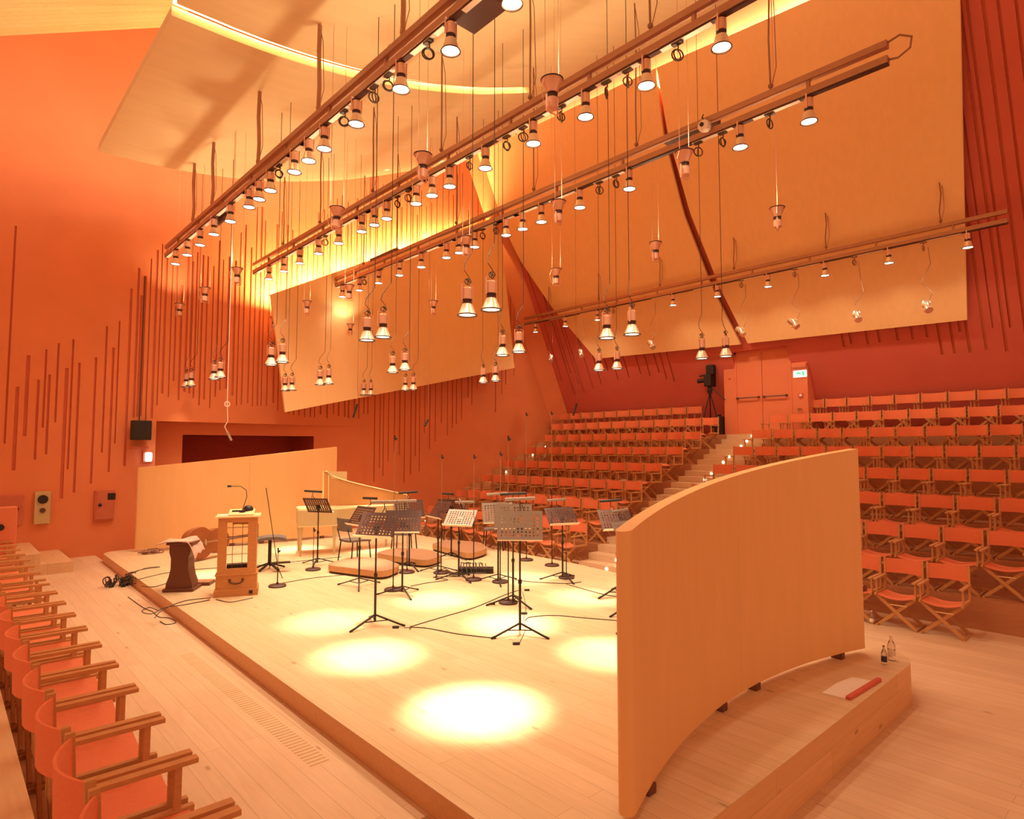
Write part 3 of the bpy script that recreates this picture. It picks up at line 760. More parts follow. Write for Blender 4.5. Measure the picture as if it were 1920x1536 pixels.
# small silver spots hanging behind the rear beam
t = thing('hanging_spot', 'x', 'lamp')
b = MB(); b.lathe([(.07, 0), (.06, .07), (.045, .09), (.05, .14), (.065, .17), (.06, .25), (.02, .27)], 14); b.build('housing', M['silver'], t, smooth=True)
MB().tube([(-.07, 0, .1), (-.12, 0, .08), (-.1, 0, .16)], .01, 5).tube([(.07, 0, .1), (.11, 0, .12)], .01, 5).build('knob', M['silver'], t)
MB().lathe([(.001, .004), (.062, .004)], 14, cap0=False, cap1=False).build('lens', M['lens_soft'], t)
for i, (u, v) in enumerate([(1742, 582), (1610, 600), (1495, 613), (1395, 628), (1225, 652), (1090, 668), (1032, 677)]):
    p = at_x(u, v, 15.2); lab = f'small silver spotlight dangling on a wire below the rear beam, {ORD[i+1]} from the right'
    rot = (random.uniform(-.3, .3), .75, 1.0)
    if i == 0: t.location = p; t.rotation_euler = rot; t.scale = (1.15,)*3; t['label'] = lab; t['group'] = 'dangling silver spotlights'; r = t
    else: r = dup(t, p, 0, lab, 'dangling silver spotlights', rot=rot)
    s = random.choice((-1, 1))
    o = tag(MB().tube([p+Vector((0, 0, .2)), p+Vector((0, .08*s, .35)), p+Vector((0, -.12*s, .62)), p+Vector((.05, -.05, 1.0)), Vector((15.33, p.y, 6.84))], .006, 4).build('lamp_wire', M['wire']),
            f'thin curled wire holding the dangling silver spotlight, {ORD[i+1]} from the right', 'wire', 'dangling lamp wires')
# hanging microphones
for i, (u, v, u2, v2, y0) in enumerate([(662, 783, 670, 758, 12.5), (796, 799, 803, 787, 11.5), (1075, 779, 1081, 757, 9.5)]):
    a, b_ = at_y(u, v, y0), at_y(u2, v2, y0)
    t = thing('hanging_microphone', f'slim dark microphone hanging on a wire, {["before the left wall grooves", "middle one of three", "before the top rear seats"][i]}', 'microphone', b_, group='hanging microphones')
    MB().tube([a-b_, Vector((0, 0, 0))], .022, 8).build('body', M['black'], t)
    zc = min(ceil_at(min(b_.x, 11)), 11)-b_.z
    MB().tube([(0, 0, 0), (.02, 0, .15), (0, 0, .35), (0, 0, zc)], .005, 4).build('wire', M['wire'], t)
p = at_y(426, 758, 12.0)
t = thing('hanging_microphone', 'pale bent microphone with curled cable hanging before the wall recess', 'microphone', p, group='hanging microphones')
q1 = at_y(421, 800, 12)-p; q2 = at_y(434, 826, 12)-p; q3 = at_y(427, 790, 12)-p
MB().tube([(0, 0, ceil_at(5)-p.z), (0, 0, 0), q3, q1, lerp(q1, q2, .4)], .008, 5).build('wire', M['pinkwhite'], t)
MB().tube([lerp(q1, q2, .35), q2], .022, 8).build('body', M['tube'], t)
MB().torus(.045, .01, Matrix.Rotation(PI/2, 4, 'X')).build('coil', M['pinkwhite'], t)

# ------------------------------------------------------------------ left wall fittings
def wallbox(u0, v0, u1, v1, d, name, label, cat, mat):
    a, b_ = at_y(u0, v0, YW), at_y(u1, v1, YW); t = thing(name, label, cat, ((a.x+b_.x)/2, YW, b_.z))
    w = b_.x-a.x; h = a.z-b_.z; MB().box(-w/2, w/2, -d, 0, 0, h).build('casing', mat, t, bevel=.008); return t, w, h
t, w, h = wallbox(177, 920, 212, 974, .08, 'wall_cabinet', 'red wall cabinet with dark window, left of the long stage screen', 'cabinet', M['door_dark'])
MB().box(-w/2+.03, w/2-.03, -.092, -.08, .03, h-.03).build('door', M['door_dark'], t); MB().box(.05, .2, -.1, -.09, h*.68, h*.9).build('window', M['black'], t); MB().sphere((-w/2+.1, -.1, h*.52), .035, 8).build('knob', M['black'], t)
t, w, h = wallbox(65, 922, 92, 981, .10, 'wall_socket_box', 'pale yellow wall box with two round sockets on the left wall', 'socket box', M['cream'])
MB().lathe([(.09, 0), (.09, .03)], 14, Matrix.Translation((0, -.1, h*.76)) @ Matrix.Rotation(PI/2, 4, 'X')).build('socket', M['black'], t)
MB().lathe([(.05, 0), (.05, .03)], 14, Matrix.Translation((0, -.1, h*.42)) @ Matrix.Rotation(PI/2, 4, 'X')).build('socket', M['brownmetal'], t)
t, w, h = wallbox(-6, 930, 40, 984, .08, 'wall_cabinet', 'dull red wall cabinet with round lock at the left picture edge', 'cabinet', M['door_dark'])
MB().sphere((w/2-.1, -.1, h*.55), .04, 8).build('knob', M['black'], t)
a = at_y(9, 985, 12.6); t = thing('speaker_box', 'orange box with a round dark hole at the left edge above chairs', 'speaker', (a.x-.06, a.y, .88))
MB().box(-.2, .2, -.12, .12, 0, max(.3, at_y(9, 951, 12.6).z-.88)).build('box', M['door'], t, bevel=.01)
MB().lathe([(.05, 0), (.05, .02)], 12, Matrix.Translation((-.0, -.12, max(.3, at_y(9, 951, 12.6).z-.88)*.6)) @ Matrix.Rotation(PI/2, 4, 'X')).build('hole', M['black'], t)
a = at_y(264, 807, 16.1)
t = thing('wall_speaker', 'black square loudspeaker on a bracket at the left of the wall recess', 'speaker', (a.x, 16.1, a.z))
MB().box(-.19, .19, -.14, .1, -.22, .22).build('cabinet', M['black'], t, bevel=.01); MB().bar((0, .1, 0), (0, .2, 0), .06).build('bracket', M['door_dark'], t)
MB().tube([(0, .19, .2), (0, .19, 3.6)], .012, 5).build('cord', M['cable'], t)
MB().box(-.17, .17, -.02, .2, -.42, -.36).build('shelf', M['door_dark'], t)
a = at_y(275, 857, 16.2); t = thing('bulkhead_light', 'small bluish white lit lamp beneath the black wall loudspeaker', 'lamp', (a.x, 16.3, a.z))
MB().box(-.02, .1, -.16, 0, -.1, .1).build('diffuser', M['white_glow'], t, bevel=.02); MB().box(-.06, .12, -.06, 0, -.12, .12).build('base', M['door_dark'], t)

# ------------------------------------------------------------------ stage furniture
Z0 = .39
# glazed lectern cabinet
pl, pr = at_z(403, 1121, Z0), at_z(486, 1118, Z0)
ang = math.atan2(-.33, .944)-.06; wd = .555
t = thing('lectern_cabinet', 'golden oak lectern cabinet with open wire grid front and drawer', 'lectern', pl, ang)
D = .36; HT = 1.16
MB().box(-.02, wd+.02, -.02, D+.02, 0, .10).build('plinth', M['oak'], t, bevel=.006)
drw = MB().box(0, wd, 0, D, .10, .30).build('drawer_box', M['oak'], t)
MB().box(-.012, wd+.012, -.012, D+.012, .30, .325).build('moulding', M['oak'], t, bevel=.004)
cw = wd-.03; x0 = .015
b = MB(); b.box(x0, x0+.12, 0, .04, .325, HT-.02).box(x0+cw-.12, x0+cw, 0, .04, .325, HT-.02).box(x0+.12, x0+cw-.12, 0, .04, .325, .40).box(x0+.12, x0+cw-.12, 0, .04, HT-.09, HT-.02)
b.build('front_frame', M['oak'], t)
for xx in (x0, x0+cw-.02): MB().box(xx, xx+.02, .04, D, .325, HT-.02).build('side_panel', M['oak'], t)
MB().box(x0+.02, x0+cw-.02, .04, D, .325, .345).build('shelf', M['walnut'], t)
b = MB()
for i in range(2): xx = x0+.12+(cw-.24)*(.27+.46*i); b.tube([(xx, .05, .40), (xx, .05, HT-.09)], .004, 5)
for i in range(5): zz = .47+(HT-.6)*i/4.3; b.tube([(x0+.12, .05, zz), (x0+cw-.12, .05, zz)], .004, 5)
b.build('wire_grid', M['brownmetal'], t)
MB().box(x0+.12, x0+cw-.12, .1, .2, .345, .44).build('dark_box', M['dark'], t)
MB().box(-.03, wd+.03, -.03, D+.05, HT-.02, HT+.005).build('top', M['oak_top'], t, bevel=.006)
b = MB(); b.sheet([[(.14, .02, HT+.012), (.14, .40, HT+.06)], [(wd-.06, .02, HT+.012), (wd-.06, .40, HT+.06)]], (0, 0, .012)); b.build('reading_ledge', M['oak_top'], t)
pts = [(wd/2-.10+.10*(1-math.cos(PI*i/10))*.98, -.012, .235-.055*math.sin(PI*i/10)) for i in range(11)]
MB().tube(pts, .009, 6).sphere((pts[0][0]+.01, -.008, .238), .02, 6).sphere((pts[-1][0]-.01, -.008, .238), .02, 6).build('handle', M['brownmetal'], drw, smooth=True)
b = MB(); b.tube([(.2, .12, HT-.12), (.42, .12, HT-.13)], .028, 8).tube([(.42, .12, HT-.1), (.46, .12, HT-.24)], .025, 8); b.build('lamp_fitting', M['brass'], t, smooth=True)
MB().box(wd-.1, wd-.05, -.03, -.02, .03, .075).build('socket', M['black'], t)
MB().sheet([[(.03, .04, HT+.008), (.03, .2, HT+.008)], [(.13, .04, HT+.008), (.13, .2, HT+.008)]], (0, 0, .004)).build('paper', M['white'], t)
# things lying on the lectern
mt = Matrix.Translation(pl) @ Matrix.Rotation(ang, 4, 'Z')
t2 = thing('microphone', 'black gooseneck microphone bending to the left above the oak lectern', 'microphone', mt @ Vector((wd*.58, .18, HT+.05)), ang)
MB().tube([(0, 0, .02), (.03, 0, .12), (.06, .0, .22), (.05, 0, .32), (-.03, 0, .38), (-.16, 0, .385)], .006, 6).build('gooseneck', M['black'], t2, smooth=True)
MB().tube([(-.16, 0, .385), (-.215, 0, .385)], .016, 8).build('capsule', M['black'], t2)
MB().lathe([(.05, -.02), (.04, .02)], 12).build('base', M['black'], t2)
t2 = thing('desk_lamp', 'small dark dome lamp lying on the oak lectern top', 'lamp', mt @ Vector((wd*.72, .30, HT+.05)), ang)
MB().lathe([(.075, 0), (.07, .04), (.045, .075), (.01, .085)], 14).build('shade', M['black'], t2, smooth=True); MB().box(-.22, .0, -.1, -.06, 0, .02).build('arm', M['black'], t2)
# dark pulpit with cloth
pb_ = at_z(345, 1107, Z0); ang2 = math.atan2(-.35, .5)
t = thing('pulpit', 'dark walnut waisted pedestal stand left of the oak lectern', 'pedestal', (pb_.x-.02, pb_.y+.05, Z0), ang2)
MB().box(-.22, .22, -.16, .20, 0, .05).build('base', M['walnut'], t, bevel=.008)
prof = [(.19, .05), (.185, .12), (.15, .22), (.125, .34), (.125, .50), (.15, .58), (.15, .70)]
b = MB(); rings = []
for w_, z_ in prof: rings.append([b.b.verts.new(p) for p in ((-w_, -.12, z_), (w_, -.12, z_), (w_, .14, z_), (-w_, .14, z_))])
for A_, B_ in zip(rings, rings[1:]):
    for k in range(4): b.b.faces.new((A_[k], A_[(k+1) % 4], B_[(k+1) % 4], B_[k]))
b.b.faces.new(rings[-1]); b.build('column', M['walnut'], t)
MB().box(-.19, .19, -.15, .17, .70, .735).build('top_board', M['walnut'], t, bevel=.005)
def cl(u, v):
    z = .75+.03*math.sin(u*7)*math.sin(v*5); x = -.33+.66*u; y = -.2+.42*v
    if u > .72: k = (u-.72)/.28; x = .145+.10*k; z -= .26*k*(1-.45*v)+.02*math.sin(v*14)
    if u < .25: z -= .05*(.25-u)/.25
    return (x, y+.015*math.sin(u*16), z)
o = MB().sheet([[cl(i/16, j/10) for j in range(11)] for i in range(17)], (0, 0, .012)).build('draped_cloth', M['cloth'], smooth=True)
o.location = t.location; o.rotation_euler = (0, 0, ang2); tag(o, 'pinkish cloth draped over the dark pedestal stand', 'cloth')
p = at_z(378, 1096, Z0)
t = thing('flight_case', 'low flat wooden box lying beside the dark pedestal', 'box', (p.x, p.y, Z0), ang2)
MB().box(-.18, .16, -.12, .16, 0, .04).build('base', M['walnut'], t, bevel=.004); MB().box(-.17, .15, -.11, .15, .04, .055).build('lid', M['podium_top'], t)
# double bass lying on its side
p = at_z(381, 1050, Z0)
t = thing('double_bass', 'brown double bass lying on its side behind the pedestal', 'double bass', (p.x+.08, p.y+.05, Z0), .42); t.scale = (.92,)*3
def bass_out(n=48):
    P = []
    for i in range(n):
        a = 2*PI*i/n; c, s_ = math.cos(a), math.sin(a)
        x = .55*c; w_ = .33*(abs(s_)**.75)*(1+.18*(-c))
        w_ *= 1-.30*math.exp(-((x-.08)/.11)**2)
        P.append((x, math.copysign(w_, s_)))
    return P
out = bass_out()
mt3 = Matrix.Rotation(PI/2-.12, 4, 'X')
b = MB(); b.prism([(x, y+.36) for x, y in out], -.09, .09, mt3); b.build('body', M['cello'], t, bevel=.02)
MB().prism([(x*.97, y*.97+.36) for x, y in out], .09, .1, mt3).build('belly', M['cello'], t, bevel=.006)
MB().box(.5, 1.15, .33, .39, .06, .11, mt3).build('neck', M['walnut'], t)
b = MB(); b.tube([mt3 @ Vector((1.2, .36, .09)), mt3 @ Vector((1.26, .34, .08)), mt3 @ Vector((1.25, .32, .06))], .03, 8)
for i in range(4): b.tube([mt3 @ Vector((1.08+.04*i, .30, .085)), mt3 @ Vector((1.08+.04*i, .43, .085))], .007, 5)
b.build('scroll', M['walnut'], t)
b = MB()
for i in range(4): b.tube([mt3 @ Vector((-.42, .345+.01*i, .13)), mt3 @ Vector((1.1, .345+.01*i, .12))], .0015, 4)
b.build('strings', M['tube'], t)
MB().box(-.12, -.1, .30, .42, .1, .14, mt3).build('bridge', M['cream'], t)
# piano stool (grey saddle seat)
p = at_z(505, 1068, Z0)
t = thing('stool', 'black pedestal stool with grey saddle seat right of the oak lectern', 'stool', (p.x, p.y, Z0), ang)
MB().sheet([[(-.22+.5*i/8, -.16+.32*j/4, .60+.02*math.cos(j-2)-.04*(abs(i-4)/4)**3) for j in range(5)] for i in range(9)], (0, 0, -.05)).build('seat', M['greyseat'], t, smooth=True)
MB().tube([(0, 0, .1), (0, 0, .56)], .03, 8).build('column', M['black'], t)
for k in range(5):
    a = k*2*PI/5+.3; MB().bar((0, 0, .12), (.27*math.cos(a), .27*math.sin(a), .02), .035, .03).build('leg', M['black'], t)
MB().box(-.26, -.20, -.03, .03, .55, .82).build('back_support', M['black'], t)
MB().sheet([[(.05+.3*i/3, -.35+.12*j, .15) for j in range(2)] for i in range(4)], (0, 0, .02)).build('footrest', M['black'], t)

# harpsichord
A0 = Vector((5.38, 12.13, Z0)); lx = Vector((.93, -.36, 0)).normalized(); ang3 = math.atan2(lx.y, lx.x)
t = thing('harpsichord', 'cream harpsichord with raised long curved lid at the back of the stage', 'harpsichord', A0, ang3)
def bent(n=12):
    P = [(0, 0), (.75, 0)]
    for i in range(1, n+1): f = i/n; P.append((.75+1.62*f, .60*(1-(1-f)**2.0)*.98))
    P += [(2.42, .86), (0, .86)]; return P
MB().prism(bent(), .60, .92).build('case', M['cream'], t, bevel=.006)
bo = bent(); MB().prism([(x*1.005+.0, y*1.0) for x, y in bo], .585, .605).build('moulding', M['cream_edge'], t)
MB().box(.02, .56, .03, .83, .92, .935).build('keyboard_lid', M['cream_edge'], t)
for (x, y) in ((.06, .06), (.72, .06), (.06, .78), (1.9, .74), (1.3, .5)):
    MB().lathe([(.018, 0), (.022, .04), (.03, .35), (.045, .5), (.05, .6)], 8, Matrix.Translation((x, y, 0))).build('leg', M['cream'], t)
lid = [(.55, 0), (.55, .74), (.62, .74)]
for i in range(1, 15):
    f = i/14; lid.append((.62+1.75*f, .74-.55*(f**.62)+.02*math.sin(PI*f)))
lid += [(2.42, .12), (2.42, 0)]
mL = Matrix.Translation((0, .86, .93)) @ Matrix.Rotation(PI/2-.10, 4, 'X')
ld_ = MB().prism(lid, -.012, .012, mL).build('lid', M['lid_in'], t)
b = MB(); P3 = [mL @ Vector((x, y, .013)) for x, y in lid[:-1]]; b.tube(P3, .014, 6); b.build('lid_edge', M['cream_edge'], ld_)
b = MB(); b.sheet([[(.62, .90, 1.66), (.80, .91, 1.40)], [(1.05, .90, 1.66), (1.05, .91, 1.34)]], (0, .015, 0)); b.build('folded_flap', M['cream'], t)
b = MB(); b.tube([mL @ Vector((.66, 0, .05)), mL @ Vector((.66, .66, .03))], .008, 5); b.build('lid_prop', M['cream_edge'], t)

# podiums
def podium(corners, label):
    cx = sum(c.x for c in corners)/len(corners); cy = sum(c.y for c in corners)/len(corners)
    t = thing('podium', label, 'podium', (cx, cy, Z0), 0, 'low wooden podiums')
    pts = rounded([(c.x-cx, c.y-cy) for c in corners], .25, 4)
    MB().prism(pts, .04, .13).build('side', M['podium_side'], t)
    MB().prism([(x*.99, y*.99) for x, y in pts], .13, .137).build('top', M['podium_top'], t)
    MB().prism([(x*.96, y*.96) for x, y in pts], 0, .04).build('shadow_gap', M['dark'], t)  # inset plinth; the shade under the podium is put into its near-black colour
    return t
podium([at_z(u, v, .52) for u, v in ((607, 1060), (720, 1074), (754, 1060), (716, 1047), (655, 1045))], 'low wooden podium with cut corners, nearest, under the black chair')
podium([at_z(u, v, .52) for u, v in ((700, 1038), (800, 1053), (832, 1042), (800, 1030), (735, 1028))], 'low wooden podium with cut corners, middle of the three')
podium([at_z(u, v, .52) for u, v in ((805, 1020), (880, 1040), (915, 1030), (905, 1018), (845, 1012))], 'low wooden podium with cut corners, furthest right of the three')

# black musician chairs
def musician_chair():
    t = thing('musician_chair', 'x', 'chair')
    MB().sheet([[(-.22+.42*i/5, -.21+.42*j/4, .46-.012*math.cos((j-2)*.8)-.02*(i/5)**3) for j in range(5)] for i in range(6)], (0, 0, -.035)).build('seat', M['greyseat'], t, smooth=True)
    g = [[(-.24-.05*math.cos((j-4)*.35)-.02*i/3, -.22+.44*j/8, .62+.24*i/4) for j in range(9)] for i in range(5)]
    MB().sheet(g, (.03, 0, 0)).build('backrest', M['greyseat'], t, smooth=True)
    for s in (-1, 1):
        MB().tube([(-.22, s*.17, .44), (-.29, s*.17, .66)], .009, 6).build('back_support', M['black'], t)
        for x, xe in ((.17, .20), (-.19, -.24)): MB().tube([(x, s*.19, .44), (xe, s*.22, 0)], .012, 6).build('leg', M['black'], t)
    return t
mc = musician_chair(); mc.location = at_z(666, 1056, Z0); mc.rotation_euler = (0, 0, .1)
mc['label'] = 'black musician chair with grey rounded back before the harpsichord'
for (u, v, rz, lab) in ((757, 1038, -2.4, 'black musician chair behind the brown music stands'), (846, 1018, 2.6, 'black musician chair behind the tilted grey music stand'), (925, 1030, 2.3, 'black musician chair hidden behind the central grey music stands')):
    dup(mc, at_z(u, v, Z0), rz, lab)

# music stands
def tray_mesh(mat_name, parent, mt, W_=.53, Hh=.34):
    nx, nz = 10, 7; b = MB()
    us = [0]; 
    ms = .035; cw_ = (W_-2*ms)/nx; ch_ = (Hh-2*ms)/nz
    us = [0]; vs = [0]
    for i in range(nx): us += [ms+i*cw_+cw_*.27, ms+i*cw_+cw_*.73]
    for j in range(nz): vs += [ms+j*ch_+ch_*.23, ms+j*ch_+ch_*.77]
    us.append(W_); vs.append(Hh)
    V = [[[b.b.verts.new(mt @ Vector((u_-W_/2, d_, v_))) for v_ in vs] for u_ in us] for d_ in (0, .003)]
    for i in range(len(us)-1):
        for j in range(len(vs)-1):
            hole = (i % 2 == 1 and j % 2 == 1) and not ((j//2) in (3,) and (i//2) in (4, 5))
            if hole: continue
            for k in (0, 1): b.b.faces.new((V[k][i][j], V[k][i+1][j], V[k][i+1][j+1], V[k][i][j+1]))
    tr_ = b.build('tray', M[mat_name], parent)
    MB().box(-W_/2, W_/2, -.05, .003, -.008, 0, mt).build('lip', M['lamp_cone'], tr_); return tr_  # pale lip: the light it catches from above is put into its colour
def music_stand(u, v, htray, facing, tilt, mat, label, lamp_=True, feet=0, name='music_stand'):
    """u,v = foot px; facing = world angle the player side faces; tray z at htray above the stage"""
    p = at_z(u, v, Z0)
    t = thing(name, label, 'music stand', (p.x, p.y, Z0), 0, 'music stands')
    MB().tube([(0, 0, .05), (0, 0, .62)], .015, 8).build('pole', M['black'], t); MB().tube([(0, 0, .60), (0, 0, htray+.06)], .011, 8).build('inner_pole', M['black'], t)
    MB().lathe([(.02, .58), (.024, .60), (.02, .63)], 8).build('collar', M['black'], t)
    for k in range(3):
        a = feet+k*2*PI/3
        c, s_ = math.cos(a), math.sin(a)
        lg_ = MB().bar((.0, 0, .13), (.36*c, .36*s_, .012), .022, .016).bar((0, 0, .05), (.16*c, .16*s_, .07), .01).build('leg', M['black'], t)
        MB().tube([(.33*c, .33*s_, .024), (.38*c, .38*s_, .01)], .012, 6).build('foot', M['black'], lg_)
    mt = Matrix.Translation((0, 0, htray)) @ Matrix.Rotation(facing-math.atan2(p.x, p.y), 4, 'Z') @ Matrix.Rotation(-tilt, 4, 'X') @ Matrix.Translation((0, -.04, -.06))
    try_ = tray_mesh(mat, t, mt)
    MB().lathe([(.04, 0), (.04, .03)], 10, mt @ Matrix.Translation((0, .035, .12)) @ Matrix.Rotation(PI/2, 4, 'X')).build('joint', M['black'], try_)
    if lamp_:
        b = MB(); b.tube([mt @ Vector((0, .004, .32)), mt @ Vector((0, .03, .42)), mt @ Vector((.0, -.02, .47))], .006, 5).tube([mt @ Vector((.06, .004, .32)), mt @ Vector((.02, .03, .42))], .005, 5); b.build('lamp_arm', M['black'], t)
        b = MB(); b.tube([mt @ Vector((-.18, -.03, .47)), mt @ Vector((.18, -.03, .485))], .02, 8); b.build('lamp_bar', M['tray_grey'] if lamp_ == 2 else M['black'], t)
    return t
back = -PI/2  # tray local -Y is the player side
music_stand(975, 1190, 1.14, 0, .22, 'tray_grey', 'tall music stand with grey perforated tray, frontmost at the centre', 2, 2.91)
music_stand(962, 1134, 1.10, .05, .22, 'tray_grey', 'music stand with grey tray just behind the frontmost one', 1, .5)
music_stand(703, 1173, 1.10, -.55, .60, 'tray', 'music stand with dark brown perforated tray, frontmost on the left', 2, 3.32)
music_stand(754, 1116, .96, -.2, .42, 'tray', 'music stand with dark brown tray overlapping the frontmost left one', 2, .3)
music_stand(673, 1100, .98, -1.0, .6, 'tray', 'music stand with dark slanting tray next to the grey chair back', 1, 4.2)
music_stand(860, 1087, .90, -.45, .75, 'tray_grey', 'music stand with grey tray tilted steeply, right of the brown ones', 2, 4.6)
music_stand(821, 1075, .98, -1.1, .6, 'tray', 'music stand with dark tray hidden behind the tilted grey one', 1, 4.0)
music_stand(767, 1067, .95, .3, .4, 'tray', 'music stand with dark tray deep behind the overlapping brown trays', 1, .4)
music_stand(846, 1048, .90, 2.6, .5, 'tray', 'music stand nearest the furthest podium', 0, .8)
music_stand(934, 1092, 1.0, .25, .35, 'tray_grey', 'music stand with pale tray edge behind the central grey ones', 2, 4.1)
music_stand(1055, 1088, .93, .45, .7, 'tray', 'music stand with brown tray before the left block front seats', 2, .2)
music_stand(1158, 1117, .99, .5, .6, 'tray', 'music stand with dark tray left of the curved screen', 1, .9)
music_stand(1183, 1150, .93, .95, .55, 'tray_grey', 'music stand half hidden by the curved screen edge', 2, 3.0)
music_stand(595, 1060, .99, 2.55, .6, 'tray', 'music stand with black tray and lamp before the harpsichord', 1, 4.0)
music_stand(1212, 1186, .95, 2.8, .5, 'tray', 'music stand behind the curved screen, one foot showing', 0, 2.62)

# microphone stands with round bases
def mic_stand(u, v, ut, vt, label, thick=.006):
    p = at_z(u, v, Z0); lo = .2; q = ray(ut, vt); k = math.hypot(p.x, p.y)/math.hypot(q.x, q.y); ztop = H+q.z*k
    t = thing('microphone_stand', label, 'microphone stand', (p.x, p.y, Z0), 0, 'microphone stands')
    MB().lathe([(.135, 0), (.135, .02), (.12, .032), (.02, .04), (.015, .07)], 24).build('base', M['tray'], t, smooth=True)
    h_ = ztop-Z0; MB().tube([(0, 0, .05), (0, 0, h_*.5)], .009, 6).build('pole', M['black'], t); MB().tube([(0, 0, h_*.5), (0, 0, h_)], thick, 6).build('upper_pole', M['wire'], t)
    MB().tube([(0, 0, h_-.01), (.02, -.03, h_+.02)], .013, 6).tube([(0, 0, h_), (0, 0, h_+.06)], .012, 6).build('microphone', M['black'], t)
    return t
for a in ((737, 1107, 736, 824, 'tall thin microphone stand between the brown music stands'), (763, 1074, 765, 990, 'short microphone stand beside the middle podium'), (827, 1075, 819, 859, 'thin microphone stand behind the dark hidden tray'),
          (888, 1088, 880, 859, 'thin microphone stand beside the tangle of plugs'), (938, 1092, 933, 854, 'thin microphone stand left of the central grey trays'), (953, 1131, 962, 825, 'thin microphone stand at the central grey trays'),
          (987, 1051, 988, 779, 'tallest black microphone stand, left one before the seats'), (1035, 1061, 1034, 777, 'tallest black microphone stand, right one before the seats'), (1062, 1084, 1062, 985, 'short microphone stand under the brown tray near the front seats'),
          (587, 1069, 585, 996, 'short microphone stand with round base before the harpsichord')):
    mic_stand(*a)
t = mic_stand(520, 1100, 517, 1035, 'microphone stand with long thin boom rising left, beside the lectern')
b = MB(); p = Vector(t.location); k_ = at_y(499, 915, p.y+.1)-p; b.tube([(0, 0, .3), k_], .006, 6).tube([(0, 0, .3), tuple(at_y(530, 1085, p.y-.05)-p)], .006, 6); b.build('boom', M['black'], t)

# plug board with tangle of plugs
p = at_z(893, 1074, Z0); t = thing('multicore_box', 'black stage box bristling with cable plugs at the stage centre', 'stage box', (p.x, p.y, Z0), -.75)
MB().box(-.3, .3, -.1, .1, 0, .09).build('box', M['black'], t, bevel=.01)
for i in range(8): MB().tube([(-.22+.055*i, -.02, .09), (-.22+.055*i, -.01, .17)], .012, 6).build('plug', M['tube'], t)
b = MB()
for i in range(7):
    pts = [(-.2+.05*i, -.02, .16), (-.25+.07*i+random.uniform(-.1, .1), -.12, .2), (-.3+.08*i, -.26+random.uniform(-.05, .1), .05), (-.5+random.uniform(-.1, .3), -.25, .012), (-.55, -.05+.05*i, .012)]
    b.tube(pts, .007, 5)
b.build('cable_tangle', M['cable'], t, smooth=True)

# cables on the stage
def smooth_path(P, n=5):
    P = [Vector(p) for p in P]; out = []
    for i in range(len(P)-1):
        p0, p1, p2, p3 = P[max(i-1, 0)], P[i], P[i+1], P[min(i+2, len(P)-1)]
        for k in range(n):
            s = k/n; out.append(.5*((2*p1)+(p2-p0)*s+(2*p0-5*p1+4*p2-p3)*s*s+(3*p1-p0-3*p2+p3)*s**3))
    return out+[P[-1]]
def cable(px, label, r=.006, z=Z0, name='cable', mat='cable'):
    P = [at_z(u, v, z) for u, v in px]; o = Vector((P[0].x, P[0].y, z))
    ob = MB().tube([p-o+Vector((0, 0, r)) for p in smooth_path(P)], r, 5).build(name, M[mat], smooth=True)
    ob.location = o; return tag(ob, label, 'cable', 'cables on the floor')
cable([(770, 1176), (830, 1158), (890, 1140), (950, 1115), (972, 1108)], 'taped cable running up right from the floor cross at the stage centre')
cable([(768, 1177), (800, 1179), (860, 1190), (930, 1198)], 'taped cable from the floor cross towards the frontmost stand')
cable([(985, 1165), (995, 1158), (1040, 1155), (1100, 1160), (1175, 1166)], 'thin cable running right to the curved screen')
cable([(1062, 1096), (1090, 1104), (1130, 1115), (1160, 1120)], 'cable between the two right music stands')
cable([(228, 1096), (330, 1072), (470, 1062), (560, 1053), (640, 1045)], 'long cable crossing behind the lectern and pedestal')
cable([(530, 1094), (600, 1083), (700, 1075), (760, 1068)], 'cable from the boom stand to the podiums')
cable([(265, 1100), (290, 1101), (320, 1092), (345, 1086)], 'short cable between the plug heap and the pedestal')
cable([(770, 1100), (800, 1094), (840, 1088), (812, 1083), (870, 1082)], 'looping cable right of the overlapping brown stand')
cable([(975, 1205), (985, 1180), (982, 1160), (986, 1140), (980, 1110)], 'thin cable beside the frontmost stand pole', .004)
cable([(405, 1125), (430, 1130), (455, 1126), (474, 1122)], 'short cable in front of the oak lectern')
cable([(395, 1122), (345, 1128), (305, 1145), (290, 1160)], 'cable curling from the lectern over the stage edge')
cable([(393, 1126), (340, 1136), (310, 1140), (285, 1152), (266, 1148), (280, 1140), (296, 1146)], 'looped cable at the stage edge left of the lectern')
cable([(238, 1080), (260, 1070), (300, 1064), (270, 1067), (222, 1088)], 'cable arching behind the plug heap')
cable([(1090, 1092), (1060, 1095), (1000, 1092), (965, 1088)], 'cable along the right stand feet')
cable([(300, 1166), (312, 1172), (330, 1168), (318, 1160), (298, 1158), (286, 1148), (268, 1140), (240, 1120)], 'loose cable lying on the lower floor by the stage edge', .006, .22)
tb = at_z(771, 1177, Z0); o = MB().bar((-.07, .05, .002), (.07, -.05, .002), .025, .003).bar((-.06, -.06, .003), (.04, .04, .003), .02, .003).build('tape_cross', M['cable']); o.location = tb
tag(o, 'small cross of dark tape marking cable ends on the stage', 'tape')
